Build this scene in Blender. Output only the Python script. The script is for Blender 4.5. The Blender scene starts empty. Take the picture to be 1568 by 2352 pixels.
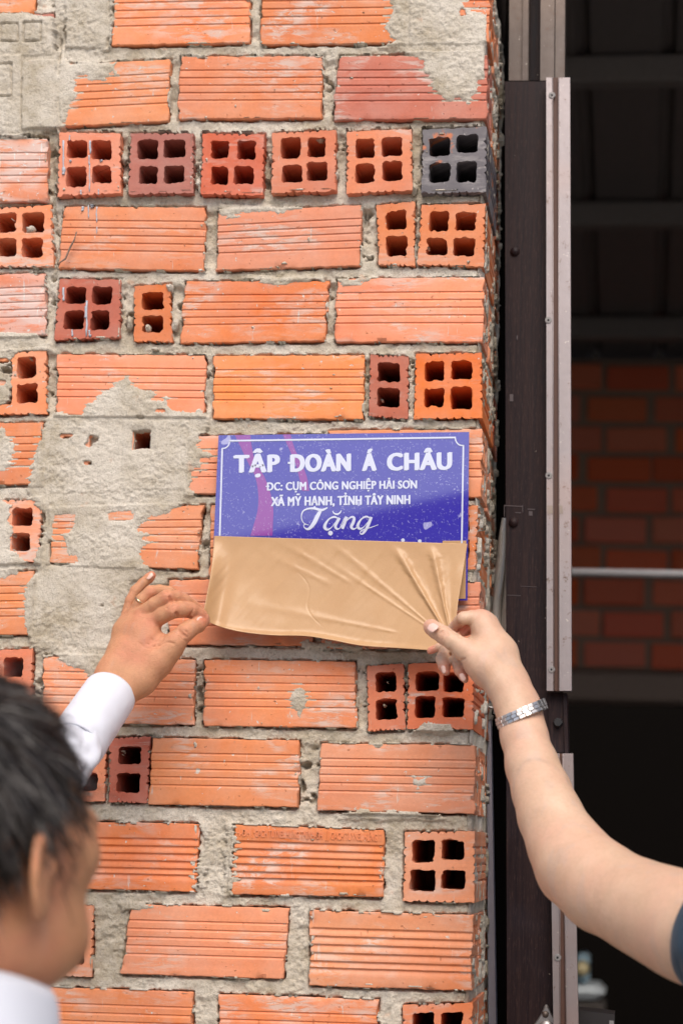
import bpy, math, random
import numpy as np
from mathutils import Vector, Matrix, noise as mnoise
from mathutils.geometry import tessellate_polygon
random.seed(7); rng = np.random.default_rng(7)
R = math.radians
sc = bpy.context.scene
COL = sc.collection
# ------------------------------------------------------------------ camera
# plan units: the wall face is the plane Y=0, X runs right, Z up; lengths in metres
FD = 4600.0            # focal length in plan units (the plan sheet is 1568 x 2352)
CX, CY = 784.0, 1176.0
n_c = Vector((680, -777, FD)).normalized()
h_c = Vector((1, -0.014, 0)); h_c.z = -(h_c.x*n_c.x + h_c.y*n_c.y)/n_c.z; h_c.normalize()
v_c = h_c.cross(n_c); v_c = v_c if v_c.y > 0 else -v_c
def toW(c): return Vector((c.dot(h_c), c.dot(n_c), c.dot(v_c)))
ax = [toW(Vector(a)) for a in ((1,0,0),(0,1,0),(0,0,1))]
DIST = 2.39
CAM = -DIST*ax[2]
cd = bpy.data.cameras.new('camera'); cam = bpy.data.objects.new('camera', cd); COL.objects.link(cam)
m = Matrix.Identity(4)
for i in range(3):
    m[i][0] = ax[0][i]; m[i][1] = ax[1][i]; m[i][2] = -ax[2][i]; m[i][3] = CAM[i]
cam.matrix_world = m
cd.sensor_fit = 'HORIZONTAL'; cd.sensor_width = 24.0; cd.lens = FD/1568*24.0
cd.clip_start = 0.05; cd.clip_end = 500
cd.dof.use_dof = True; cd.dof.focus_distance = 2.36; cd.dof.aperture_fstop = 4.5
sc.camera = cam
# ------------------------------------------------------------------ light
SUN_EL, SUN_AZ = R(50), R(170)      # azimuth measured from +Y clockwise; light comes from in front of the wall, a little right
world = bpy.data.worlds.new('World'); sc.world = world; world.use_nodes = True
wn = world.node_tree; wn.nodes.clear()
wo = wn.nodes.new('ShaderNodeOutputWorld'); bg = wn.nodes.new('ShaderNodeBackground'); sk = wn.nodes.new('ShaderNodeTexSky')
sk.sky_type = 'NISHITA'; sk.sun_disc = False; sk.sun_elevation = SUN_EL; sk.sun_rotation = SUN_AZ
sk.air_density = 1.0; sk.dust_density = 3.0; sk.ozone_density = 1.0
wn.links.new(sk.outputs[0], bg.inputs[0]); bg.inputs[1].default_value = 0.14; wn.links.new(bg.outputs[0], wo.inputs[0])
sl = bpy.data.lights.new('sun', 'SUN'); sl.energy = 1.9; sl.angle = R(42); sl.color = (1.0, 0.93, 0.84)
so = bpy.data.objects.new('sun', sl); COL.objects.link(so)
sd = Vector((math.sin(SUN_AZ)*math.cos(SUN_EL), math.cos(SUN_AZ)*math.cos(SUN_EL), math.sin(SUN_EL)))
so.rotation_euler = sd.to_track_quat('Z', 'Y').to_euler()
sc.view_settings.view_transform = 'Standard'; sc.view_settings.look = 'None'
sc.view_settings.gamma = 1; sc.view_settings.use_curve_mapping = False
sc.view_settings.exposure = 0.38

# ------------------------------------------------------------------ helpers
def ray(px, py):
    return (ax[0]*((px-CX)/FD) + ax[1]*(-(py-CY)/FD) + ax[2])
def P(px, py, Y=0.0):
    d = ray(px, py); return CAM + d*((Y-CAM.y)/d.y)
def scl(px, py, Y=0.0):      # metres per plan unit at that place
    d = ray(px, py); return ((Y-CAM.y)/d.y)/FD
def Pn(px, py, Y=0.0):       # vectorised
    px = np.asarray(px, float); py = np.asarray(py, float)
    d = [ax[0][i]*((px-CX)/FD) - ax[1][i]*((py-CY)/FD) + ax[2][i] for i in range(3)]
    t = (Y-CAM.y)/d[1]
    return np.stack([CAM[i]+d[i]*t for i in range(3)], -1)
def unproj(X, Z):            # wall point -> plan units
    w = np.stack([X-CAM.x, np.zeros_like(X)-CAM.y, Z-CAM.z], -1)
    a = [w @ np.array(v) for v in ax]
    return CX+FD*a[0]/a[2], CY-FD*a[1]/a[2]

def props(o, label=None, cat=None, group=None, kind=None):
    if label: o['label'] = label
    if cat: o['category'] = cat
    if group: o['group'] = group
    if kind: o['kind'] = kind
    return o
def mesh_obj(name, V, F, mat=None, parent=None, smooth=False, uv=None):
    me = bpy.data.meshes.new(name)
    V = np.asarray(V, dtype=np.float32)
    if isinstance(F, np.ndarray):
        nf, k = F.shape
        me.vertices.add(len(V)); me.vertices.foreach_set('co', V.ravel())
        me.loops.add(nf*k); me.loops.foreach_set('vertex_index', F.ravel().astype(np.int32))
        me.polygons.add(nf); me.polygons.foreach_set('loop_start', np.arange(0, nf*k, k, dtype=np.int32))
        me.polygons.foreach_set('loop_total', np.full(nf, k, np.int32))
        me.update(calc_edges=True)
    else:
        me.from_pydata(V.tolist(), [], F); me.update()
    if uv is not None:
        ul = me.uv_layers.new(name='UVMap'); idx = np.empty(len(me.loops), np.int32)
        me.loops.foreach_get('vertex_index', idx)
        ul.data.foreach_set('uv', np.asarray(uv, np.float32)[idx].ravel())
    if smooth: me.polygons.foreach_set('use_smooth', np.ones(len(me.polygons), bool))
    o = bpy.data.objects.new(name, me); COL.objects.link(o)
    if mat: me.materials.append(mat)
    if parent: o.parent = parent
    return o
def empty(name, loc, label, cat, group=None):
    o = bpy.data.objects.new(name, None); COL.objects.link(o); o.location = loc; o.empty_display_size = .05
    props(o, label, cat, group); return o
def setpar(o, p):   # child in world coordinates under a moved empty
    o.parent = p; o.matrix_parent_inverse = Matrix.Translation(-p.location); return o

class MB:
    def __init__(s): s.v = []; s.f = []
    def add(s, V, F):
        b = len(s.v); s.v += [tuple(x) for x in V]; s.f += [[b+i for i in f] for f in F]; return s
    def box(s, a, b, bev=0.0):   # axis box; optional small chamfer on all edges
        x0,y0,z0 = a; x1,y1,z1 = b
        if bev <= 0:
            return s.add([(x0,y0,z0),(x1,y0,z0),(x1,y1,z0),(x0,y1,z0),(x0,y0,z1),(x1,y0,z1),(x1,y1,z1),(x0,y1,z1)],
                  [[0,3,2,1],[4,5,6,7],[0,1,5,4],[1,2,6,5],[2,3,7,6],[3,0,4,7]])
        c = bev
        V = []; 
        for (z, i) in ((z0,c),(z0+c,0),(z1-c,0),(z1,c)):
            a0,a1,b0,b1 = x0+i,x1-i,y0+i,y1-i
            V += [(a0+c,b0,z),(a1-c,b0,z),(a1,b0+c,z),(a1,b1-c,z),(a1-c,b1,z),(a0+c,b1,z),(a0,b1-c,z),(a0,b0+c,z)]
        F = [[7,6,5,4,3,2,1,0],[24+i for i in range(8)]]
        for r in range(3):
            for i in range(8): F.append([r*8+i, r*8+(i+1)%8, r*8+8+(i+1)%8, r*8+8+i])
        return s.add(V, F)
    def quadbox(s, f4, b4):      # f4: front TL,TR,BR,BL, b4: the same at the back
        return s.add(list(f4)+list(b4), [[0,1,2,3],[7,6,5,4],[0,4,5,1],[1,5,6,2],[2,6,7,3],[3,7,4,0]])
    def tube(s, pts, rad, n=12, caps=True):
        pts = [Vector(p) for p in pts]; rad = rad if hasattr(rad,'__len__') else [rad]*len(pts)
        V = []; F = []
        up = Vector((0.13,0.2,0.97))
        for i,p in enumerate(pts):
            t = (pts[min(i+1,len(pts)-1)]-pts[max(i-1,0)]).normalized()
            u = t.cross(up).normalized(); w = t.cross(u)
            for k in range(n):
                a = 2*math.pi*k/n; V.append(p+(u*math.cos(a)+w*math.sin(a))*rad[i])
        for i in range(len(pts)-1):
            for k in range(n): F.append([i*n+k, i*n+(k+1)%n, (i+1)*n+(k+1)%n, (i+1)*n+k])
        if caps: F += [list(range(n))[::-1], [(len(pts)-1)*n+k for k in range(n)]]
        return s.add(V, F)
    def build(s, name, mat, parent=None, smooth=False):
        o = mesh_obj(name, s.v, s.f, mat, None, smooth)
        if parent: setpar(o, parent)
        return o

# value noise, vectorised (x,z arrays in any unit)
_tab = rng.random((256,256)).astype(np.float32)
def vnoise(x, z):
    xi = np.floor(x).astype(int); zi = np.floor(z).astype(int); fx = x-xi; fz = z-zi
    fx = fx*fx*fx*(fx*(fx*6-15)+10); fz = fz*fz*fz*(fz*(fz*6-15)+10)
    g = lambda a,b: _tab[a & 255, b & 255]
    return (g(xi,zi)*(1-fx)+g(xi+1,zi)*fx)*(1-fz)+(g(xi,zi+1)*(1-fx)+g(xi+1,zi+1)*fx)*fz
def fbm(x, z, oct=4, gain=.55):
    s = 0; a = 1; t = 0
    for k in range(oct):
        s = s + a*(vnoise(x*2**k*(1+.03*k)+17.3*k, z*2**k+5.1*k)-.5)*2; t += a; a *= gain
    return s/t
def sstep(a, b, x):
    t = np.clip((x-a)/(b-a), 0, 1); return t*t*(3-2*t)

# ------------------------------------------------------------------ materials
class NT:
    def __init__(s, name):
        s.m = bpy.data.materials.new(name); s.m.use_nodes = True; s.t = s.m.node_tree; s.t.nodes.clear()
        s.o = s.n('OutputMaterial'); s.b = s.n('BsdfPrincipled'); s.l(s.b.outputs[0], s.o.inputs[0])
    def n(s, ty, **k):
        nd = s.t.nodes.new('ShaderNode'+ty)
        for a,v in k.items():
            if a.startswith('i_'):
                key = a[2:]; nd.inputs[int(key) if key.isdigit() else key].default_value = v
            else: setattr(nd, a, v)
        return nd
    def l(s, a, b): s.t.links.new(a, b)
    def math(s, op, a, b=None, c=None):
        nd = s.n('Math', operation=op)
        for i,v in enumerate((a,b,c)):
            if v is None: continue
            if hasattr(v,'links') or hasattr(v,'is_linked'): s.l(v, nd.inputs[i])
            else: nd.inputs[i].default_value = v
        return nd.outputs[0]
    def noise(s, vec, scale, detail=4, rough=.6, dist=0):
        nd = s.n('TexNoise'); nd.inputs['Scale'].default_value = scale; nd.inputs['Detail'].default_value = detail
        nd.inputs['Roughness'].default_value = rough; nd.inputs['Distortion'].default_value = dist
        s.l(vec, nd.inputs['Vector']); return nd.outputs['Fac']
    def mapping(s, vec, sc=(1,1,1), loc=(0,0,0), rot=(0,0,0)):
        nd = s.n('Mapping'); nd.inputs['Scale'].default_value = sc; nd.inputs['Location'].default_value = loc; nd.inputs['Rotation'].default_value = rot
        s.l(vec, nd.inputs[0]); return nd.outputs[0]
    def ramp(s, fac, a, b, ca=(0,0,0,1), cb=(1,1,1,1)):
        nd = s.n('ValToRGB'); e = nd.color_ramp.elements; e[0].position = a; e[1].position = b; e[0].color = ca; e[1].color = cb
        s.l(fac, nd.inputs[0]); return nd.outputs[0]
    def mix(s, fac, a, b, blend='MIX'):
        nd = s.n('Mix', data_type='RGBA', blend_type=blend)
        for sock,v in ((nd.inputs[0],fac),(nd.inputs[6],a),(nd.inputs[7],b)):
            if hasattr(v,'is_linked'): s.l(v, sock)
            elif isinstance(v,(int,float)): sock.default_value = v
            else: sock.default_value = (*v,1) if len(v)==3 else v
        return nd.outputs[2]
    def bump(s, h, st=.5, dist=.001):
        nd = s.n('Bump'); nd.inputs['Strength'].default_value = st; nd.inputs['Distance'].default_value = dist
        s.l(h, nd.inputs['Height']); s.l(nd.outputs[0], s.b.inputs['Normal']); return nd
    def set(s, **k):
        for a,v in k.items():
            key = a.replace('_',' ')
            sock = s.b.inputs[key]
            if hasattr(v,'is_linked'): s.l(v, sock)
            else: sock.default_value = (*v,1) if (isinstance(v,tuple) and len(v)==3 and sock.type=='RGBA') else v
        return s
def simple(name, col, rough=.6, metal=0, bump=None, **k):
    t = NT(name); g = t.n('NewGeometry').outputs['Position']
    nz = t.noise(g, 60, 5, .65)
    c = t.mix(nz, tuple(x*.82 for x in col), tuple(min(1,x*1.12) for x in col))
    t.set(Base_Color=c, Roughness=rough, Metallic=metal, **k)
    if bump: t.bump(t.noise(g, bump[0], 4), bump[1], bump[2])
    return t.m

def brick_mat(name, c1, c2, residue=.5, white=(.58,.53,.47), blot=None):
    t = NT(name)
    uv = t.n('UVMap').outputs[0]; oi = t.n('ObjectInfo').outputs['Random']
    off = t.math('MULTIPLY', oi, 37.0)
    cmb = t.n('CombineXYZ'); t.l(off, cmb.inputs[0]); t.l(off, cmb.inputs[1]); t.l(off, cmb.inputs[2])
    add = t.n('VectorMath', operation='ADD'); t.l(uv, add.inputs[0]); t.l(cmb.outputs[0], add.inputs[1]); v = add.outputs[0]
    big = t.noise(v, .9, 3, .5); fine = t.noise(v, 26, 5, .7); grain = t.noise(v, 110, 2, .6)
    wipe = t.noise(t.mapping(v, (.45, 7, 1)), 1.0, 4, .6)         # long lines of the extrusion
    col = t.mix(t.ramp(big, .3, .7), c1, c2)
    col = t.mix(t.math('MULTIPLY', t.ramp(wipe, .45, .7), .35), col, tuple(min(1,x*1.25+.02) for x in c2))
    col = t.mix(t.math('MULTIPLY', t.ramp(fine, .35, .75), .28), col, tuple(x*.62 for x in c1))
    hs = t.n('HueSaturation'); t.l(col, hs.inputs['Color'])
    hs.inputs['Hue'].default_value = .5
    t.l(t.math('MULTIPLY_ADD', oi, .22, .86), hs.inputs['Value'])
    t.l(t.math('MULTIPLY_ADD', t.math('FRACT', t.math('MULTIPLY', oi, 7.3)), .007, .4945), hs.inputs['Hue'])
    t.l(t.math('MULTIPLY_ADD', t.math('FRACT', t.math('MULTIPLY', oi, 13.7)), .16, .90), hs.inputs['Saturation'])
    col = hs.outputs[0]
    # cement wipes: patches of horizontal smears, vertical runs and small spatters
    pm = t.noise(t.mapping(v, (1.1, 2.2, 1)), 1.0, 2, .5, .6)
    sm = t.noise(t.mapping(v, (2.2, 9, 1)), 1.6, 6, .72, .4)
    k = .30*(residue-.42)
    a = t.math('MULTIPLY', t.ramp(pm, .53-k, .70-k), t.ramp(sm, .50-k, .60-k))
    vr = t.noise(t.mapping(v, (16, 2.2, 1)), 1.0, 4, .6, .3); b = t.ramp(vr, .70-k*.5, .745-k*.5)
    sp = t.noise(v, 14, 3, .55, .5); c = t.ramp(sp, .715-k*.4, .74-k*.4)
    r = t.math('MINIMUM', t.math('ADD', t.math('ADD', t.math('MULTIPLY', a, .62), t.math('MULTIPLY', b, .6)), t.math('MULTIPLY', c, .85)), 1.0)
    col = t.mix(r, col, white)
    # thin overall haze of cement dust
    col = t.mix(t.math('MULTIPLY', t.ramp(t.noise(v, 2.3, 4, .6), .35, .8), .22+.2*max(0,residue-.5)), col, white)
    if blot: col = t.mix(t.ramp(t.noise(v, 3.1, 4, .65), .60, .66), col, blot)
    pit = t.ramp(t.noise(v, 19, 2, .5), .25, .30)   # dark pits
    col = t.mix(t.math('MULTIPLY', t.math('SUBTRACT', 1, pit), .6), col, tuple(x*.4 for x in c1))
    h = t.math('ADD', t.math('ADD', t.math('MULTIPLY', fine, .5), t.math('MULTIPLY', grain, .35)), t.math('ADD', t.math('MULTIPLY', r, .8), t.math('MULTIPLY', pit, .7)))
    t.set(Base_Color=col, Roughness=.62); t.b.inputs['Specular IOR Level'].default_value = .4
    t.bump(h, .55, .0008); return t.m
M = {}
M['orange'] = brick_mat('fired_clay_orange', (.75,.225,.075), (.81,.285,.11), .52)
M['salmon'] = brick_mat('fired_clay_salmon', (.74,.215,.070), (.81,.285,.105), .58)
M['red']    = brick_mat('fired_clay_red', (.54,.12,.055), (.62,.16,.075), .5)
M['maroon'] = brick_mat('fired_clay_maroon', (.42,.115,.07), (.50,.15,.085), .40, (.50,.42,.36))
M['black']  = brick_mat('overfired_clay', (.085,.075,.085), (.15,.13,.14), .5, (.42,.38,.36), (.55,.17,.07))
M['pale']   = brick_mat('limewashed_clay', (.66,.20,.085), (.72,.27,.13), .80, (.66,.60,.56))
M['ember'] = brick_mat('fired_clay_ember', (.66,.145,.035), (.74,.20,.055), .38)
M['peach']  = brick_mat('fired_clay_peach', (.70,.28,.14), (.78,.36,.20), .55)

def mortar_mat():
    t = NT('cement_mortar'); g = t.n('NewGeometry').outputs['Position']
    big = t.noise(g, 9, 4, .6); mid = t.noise(g, 75, 4, .65, .3); sand = t.noise(g, 480, 3, .7); smooth = t.noise(g, 16, 3, .5)
    col = t.mix(t.ramp(big, .41, .59), (.42,.355,.26), (.60,.54,.455))
    col = t.mix(t.math('MULTIPLY', t.ramp(mid, .4, .7), .5), col, (.68,.62,.53))
    col = t.mix(t.math('MULTIPLY', t.ramp(sand, .25, .5, (1,1,1,1), (0,0,0,1)), .55), col, (.20,.16,.11))
    col = t.mix(t.math('MULTIPLY', t.ramp(sand, .6, .75), .45), col, (.62,.58,.52))
    col = t.mix(t.math('MULTIPLY', t.ramp(t.noise(g, 30, 3, .6), .68, .74), .35), col, (.48,.22,.12))
    t.set(Base_Color=col, Roughness=.9); t.b.inputs['Specular IOR Level'].default_value = .2
    h = t.math('ADD', t.math('MULTIPLY', mid, 1.2), t.math('MULTIPLY', sand, .8))
    t.bump(h, .9, .0017); return t.m
M['mortar'] = mortar_mat()
# ------------------------------------------------------------------ brick pillar
# kind, front face corners (TL, TR, BR, BL) on the plan sheet, clay, how far it stands proud (mm), rib style
S, H4, H2 = 'S', 'H4', 'H2'
BR = [
 (S,(-230,-100,84,-104,80,28,-230,30),'salmon',1,0),
 (S,(262,-45,575,-52,573,97,258,103),'salmon',3,0),
 (S,(598,-52,925,-56,925,97,600,102),'salmon',2,0),
 (S,(948,-50,1126,-52,1123,96,947,97),'salmon',2,0),
 (H4,(-28,36,122,31,120,124,-28,128),'maroon',2,0),
 (S,(62,150,390,135,387,277,60,294),'salmon',4,0),
 (S,(415,128,742,127,737,270,409,272),'orange',4,0),
 (S,(781,127,1120,126,1117,272,764,274),'red',6,0),
 (H4,(-95,138,48,136,45,310,-95,312),'maroon',3,0),
 (S,(-220,320,108,317,108,462,-220,462),'pale',7,0),
 (H4,(137,303,276,306,277,443,132,450),'ember',11,0),
 (H4,(300,305,444,306,443,442,295,446),'maroon',11,0),
 (H4,(466,306,607,308,603,448,461,445),'red',11,0),
 (H4,(626,305,771,298,771,438,623,443),'ember',11,0),
 (H4,(797,302,944,295,946,436,796,444),'ember',11,0),
 (H4,(971,297,1117,290,1115,440,967,444),'black',11,0),
 (H4,(-30,478,118,470,122,612,-30,612),'salmon',4,0),
 (S,(147,473,470,475,470,622,133,615),'salmon',4,0),
 (S,(501,487,829,469,828,610,497,620),'orange',4,0),
 (H2,(864,470,952,462,952,610,870,607),'orange',3,0),
 (H4,(968,470,1114,467,1110,612,958,607),'orange',4,0),
 (S,(-220,640,103,625,105,768,-220,775),'pale',3,0),
 (H4,(138,640,277,642,275,775,124,780),'maroon',5,0),
 (H2,(308,657,390,652,396,785,308,783),'ember',4,0),
 (S,(425,645,754,645,745,782,415,788),'salmon',3,0),
 (S,(775,640,1110,636,1108,785,768,785),'salmon',3,0),
 (H4,(-42,815,105,803,108,950,-38,952),'salmon',3,0),
 (S,(133,813,473,816,468,955,130,952),'orange',3,0),
 (S,(492,817,835,815,835,963,489,961),'orange',3,0),
 (H2,(850,815,938,818,936,962,847,955),'maroon',3,0),
 (H4,(955,812,1105,810,1107,960,950,962),'ember',4,0),
 (S,(-220,975,98,970,95,1112,-220,1115),'salmon',2,0),
 (H4,(125,985,273,985,270,1125,122,1128),'salmon',0,0),
 (H4,(288,972,432,972,430,1118,286,1118),'orange',0,0),
 (S,(437,1002,740,996,740,1136,430,1134),'salmon',2,0),
 (S,(756,988,1108,985,1106,1142,752,1142),'salmon',2,0),
 (H4,(-52,1150,95,1148,90,1290,-55,1292),'salmon',4,0),
 (S,(120,1172,467,1160,453,1308,115,1292),'salmon',2,0),
 (S,(485,1160,790,1160,790,1312,480,1330),'orange',2,0),
 (S,(806,1160,938,1160,935,1310,804,1310),'orange',1,0),
 (H4,(952,1165,1097,1162,1092,1308,950,1308),'orange',2,0),
 (S,(-220,1318,78,1312,66,1458,-220,1462),'salmon',3,0),
 (S,(388,1332,722,1332,718,1484,385,1480),'orange',2,0),
 (S,(737,1340,1103,1338,1095,1490,737,1490),'orange',2,0),
 (H4,(-70,1497,75,1490,72,1640,-70,1640),'ember',4,0),
 (S,(100,1508,448,1515,445,1665,95,1660),'salmon',3,0),
 (S,(470,1515,815,1520,820,1672,467,1668),'salmon',4,0),
 (H2,(843,1530,927,1524,930,1675,845,1680),'ember',4,0),
 (H4,(937,1525,1088,1522,1085,1675,935,1675),'ember',5,0),
 (H4,(100,1700,245,1697,240,1840,100,1845),'ember',4,0),
 (H2,(252,1697,345,1692,338,1845,250,1843),'maroon',4,0),
 (S,(350,1695,688,1701,683,1855,342,1848),'orange',4,0),
 (S,(737,1708,1090,1712,1088,1870,730,1862),'orange',4,0),
 (S,(100,1888,457,1892,450,2050,100,2040),'salmon',3,1),
 (S,(540,1895,882,1908,878,2062,530,2055),'salmon',4,1),
 (H4,(930,1912,1090,1910,1088,2075,925,2070),'peach',4,0),
 (H4,(65,2085,215,2080,210,2245,62,2238),'peach',4,0),
 (S,(303,2078,662,2087,652,2250,278,2238),'orange',3,0),
 (S,(712,2092,1085,2103,1083,2277,712,2265),'salmon',5,1),
 (S,(100,2268,442,2280,440,2440,100,2430),'salmon',3,0),
 (S,(503,2285,868,2297,866,2460,500,2450),'salmon',3,0),
 (H4,(925,2310,1085,2305,1080,2470,920,2470),'salmon',4,0),
]
CORNER = [(-120,1128),(0,1124),(290,1116),(620,1111),(960,1106),(1310,1099),(1680,1089),(2070,1087),(2500,1080)]
def corner_x(py): return np.interp(py, [c[0] for c in CORNER], [c[1] for c in CORNER])
EMB = 54    # the brick with the raised lettering

def jitter(n, amp, r, smooth=1):
    a = r.normal(0, 1, n)
    for _ in range(smooth): a = (np.roll(a,1)+a*1.5+np.roll(a,-1))/3.0
    return a*amp*1.4

def rib_inset(t, style, r, depth=1.4):
    """depth (mm) of the extruded grooves at t (0 top .. 1 bottom) of an 80 mm side"""
    if style == 1:
        w = 0*t
        for c in (.245,.355,.465,.575,.685,.775):
            d = (t-c)*80
            w = np.maximum(w, np.where(d < 0, sstep(-2.2, 0, d), 1-sstep(0, 5.5, d))*2.3)
        return w
    w = 0*t
    for c in (.225,.345,.465,.585,.705):
        d = (t-c)*80
        w = np.maximum(w, np.where(d < 0, sstep(-1.1, -.2, d), 1-sstep(.4, 2.6, d))*depth)
    return w

def header_loops(two, r, style=0):
    Wm = 46 if two else 80; 
    n = 44
    side = np.linspace(0, 1, n, endpoint=False)
    ribs = lambda t: rib_inset(t, 0, r, 2.4)
    pts = []
    few = r.random() < .6
    for t in side: pts.append((t, 0.0 + (ribs(np.array(t))/80 if few else 0)))
    for t in side: pts.append((1.0-ribs(np.array(t))/Wm, t))
    for t in side: pts.append((1-t, 1.0 - (ribs(np.array(1-t))/80*.8)))
    for t in side: pts.append((0.0+ribs(np.array(1-t))/Wm, 1-t))
    outer = np.array([(float(a), float(b)) for a,b in pts])
    holes = []
    xs = [(.21,.79)] if two else [(.125,.445),(.54,.865)]
    ys = [(.115,.425),(.53,.845)]
    for x0,x1 in xs:
        for y0,y1 in ys:
            q = []; m = 11; c = .10
            dx0,dx1,dy0,dy1 = r.normal(0,.013,4)
            X0,X1,Y0,Y1 = x0+dx0,x1+dx1,y0+dy0,y1+dy1
            for k in range(m): q.append((X0+(X1-X0)*(c+(1-2*c)*k/(m-1)), Y0))
            for k in range(m): q.append((X1, Y0+(Y1-Y0)*(c+(1-2*c)*k/(m-1))))
            for k in range(m): q.append((X1-(X1-X0)*(c+(1-2*c)*k/(m-1)), Y1))
            for k in range(m): q.append((X0, Y1-(Y1-Y0)*(c+(1-2*c)*k/(m-1))))
            holes.append(np.array(q))
    return outer, holes, Wm

def bil(C, a, b):
    TL,TRc,BRc,BL = C
    a = np.asarray(a)[:,None]; b = np.asarray(b)[:,None]
    return (TL*(1-a)+TRc*a)*(1-b)+(BL*(1-a)+BRc*a)*b

def make_header(q, two, prot, seed, length=.18):
    r = np.random.default_rng(seed)
    C = [np.array(P(q[2*i], q[2*i+1], -prot/1000)) for i in range(4)]
    outer, holes, Wm = header_loops(two, r)
    y0 = -prot/1000
    V = []; F = []; UV = []
    depths = [0, .0012, .005, .03, .09, length] 
    loops = [outer]+holes
    tops = []
    for li, lp in enumerate(loops):
        n = len(lp); jag = jitter(n, .45 if li==0 else .5, r, 1)  # mm, at the cut face
        jag2 = jitter(n, .25, r, 2)
        if li: # crumbs and burrs around the holes
            for _ in range(3):
                k0 = r.integers(n); w = r.integers(2,5); jag[np.arange(k0,k0+w)%n] += r.uniform(-1.7,1.1)
        else:
            for _ in range(4):
                k0 = r.integers(n); w = r.integers(2,6); jag[np.arange(k0,k0+w)%n] -= r.uniform(.6,2.4)
        cen = lp.mean(0); 
        tang = np.roll(lp,-1,0)-np.roll(lp,1,0); tang[:,0]*=Wm; tang[:,1]*=80
        nrm = np.stack([tang[:,1], -tang[:,0]],1); nrm /= (np.linalg.norm(nrm,axis=1)[:,None]+1e-9)
        sgn = np.sign(((lp-cen)*np.array([Wm,80])*nrm).sum(1)); nrm *= np.where(sgn==0,1,sgn)[:,None]
        base = len(V)
        for di, d in enumerate(depths):
            jj = jag if di==0 else (jag*.55+jag2*.5+(.35 if li==0 else -.3) if di==1 else jag2)
            if di>=3: jj = jag2*.6
            uvp = lp + nrm*jj[:,None]/np.array([Wm,80.])
            W = bil(C, uvp[:,0], uvp[:,1])
            zz = y0 + d + np.zeros(n)
            W[:,1] = zz
            V += W.tolist(); UV += (uvp*np.array([Wm/100,.8])+np.array([d*10,0])).tolist()
        for di in range(len(depths)-1):
            for k in range(n):
                a = base+di*n+k; b = base+di*n+(k+1)%n
                F.append([a,b,b+n,a+n])
        tops.append((base, n))
    polys = [[Vector((V[b+k][0], V[b+k][2], 0)) for k in range(n)] for b,n in tops]
    idx = [b+k for b,n in tops for k in range(n)]
    tri = tessellate_polygon(polys)
    F += [[idx[i] for i in t] for t in tri]
    # far end closed
    b0, n0 = tops[0]; F.append([b0+(len(depths)-1)*n0+k for k in range(n0)])
    return V, F, UV

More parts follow.
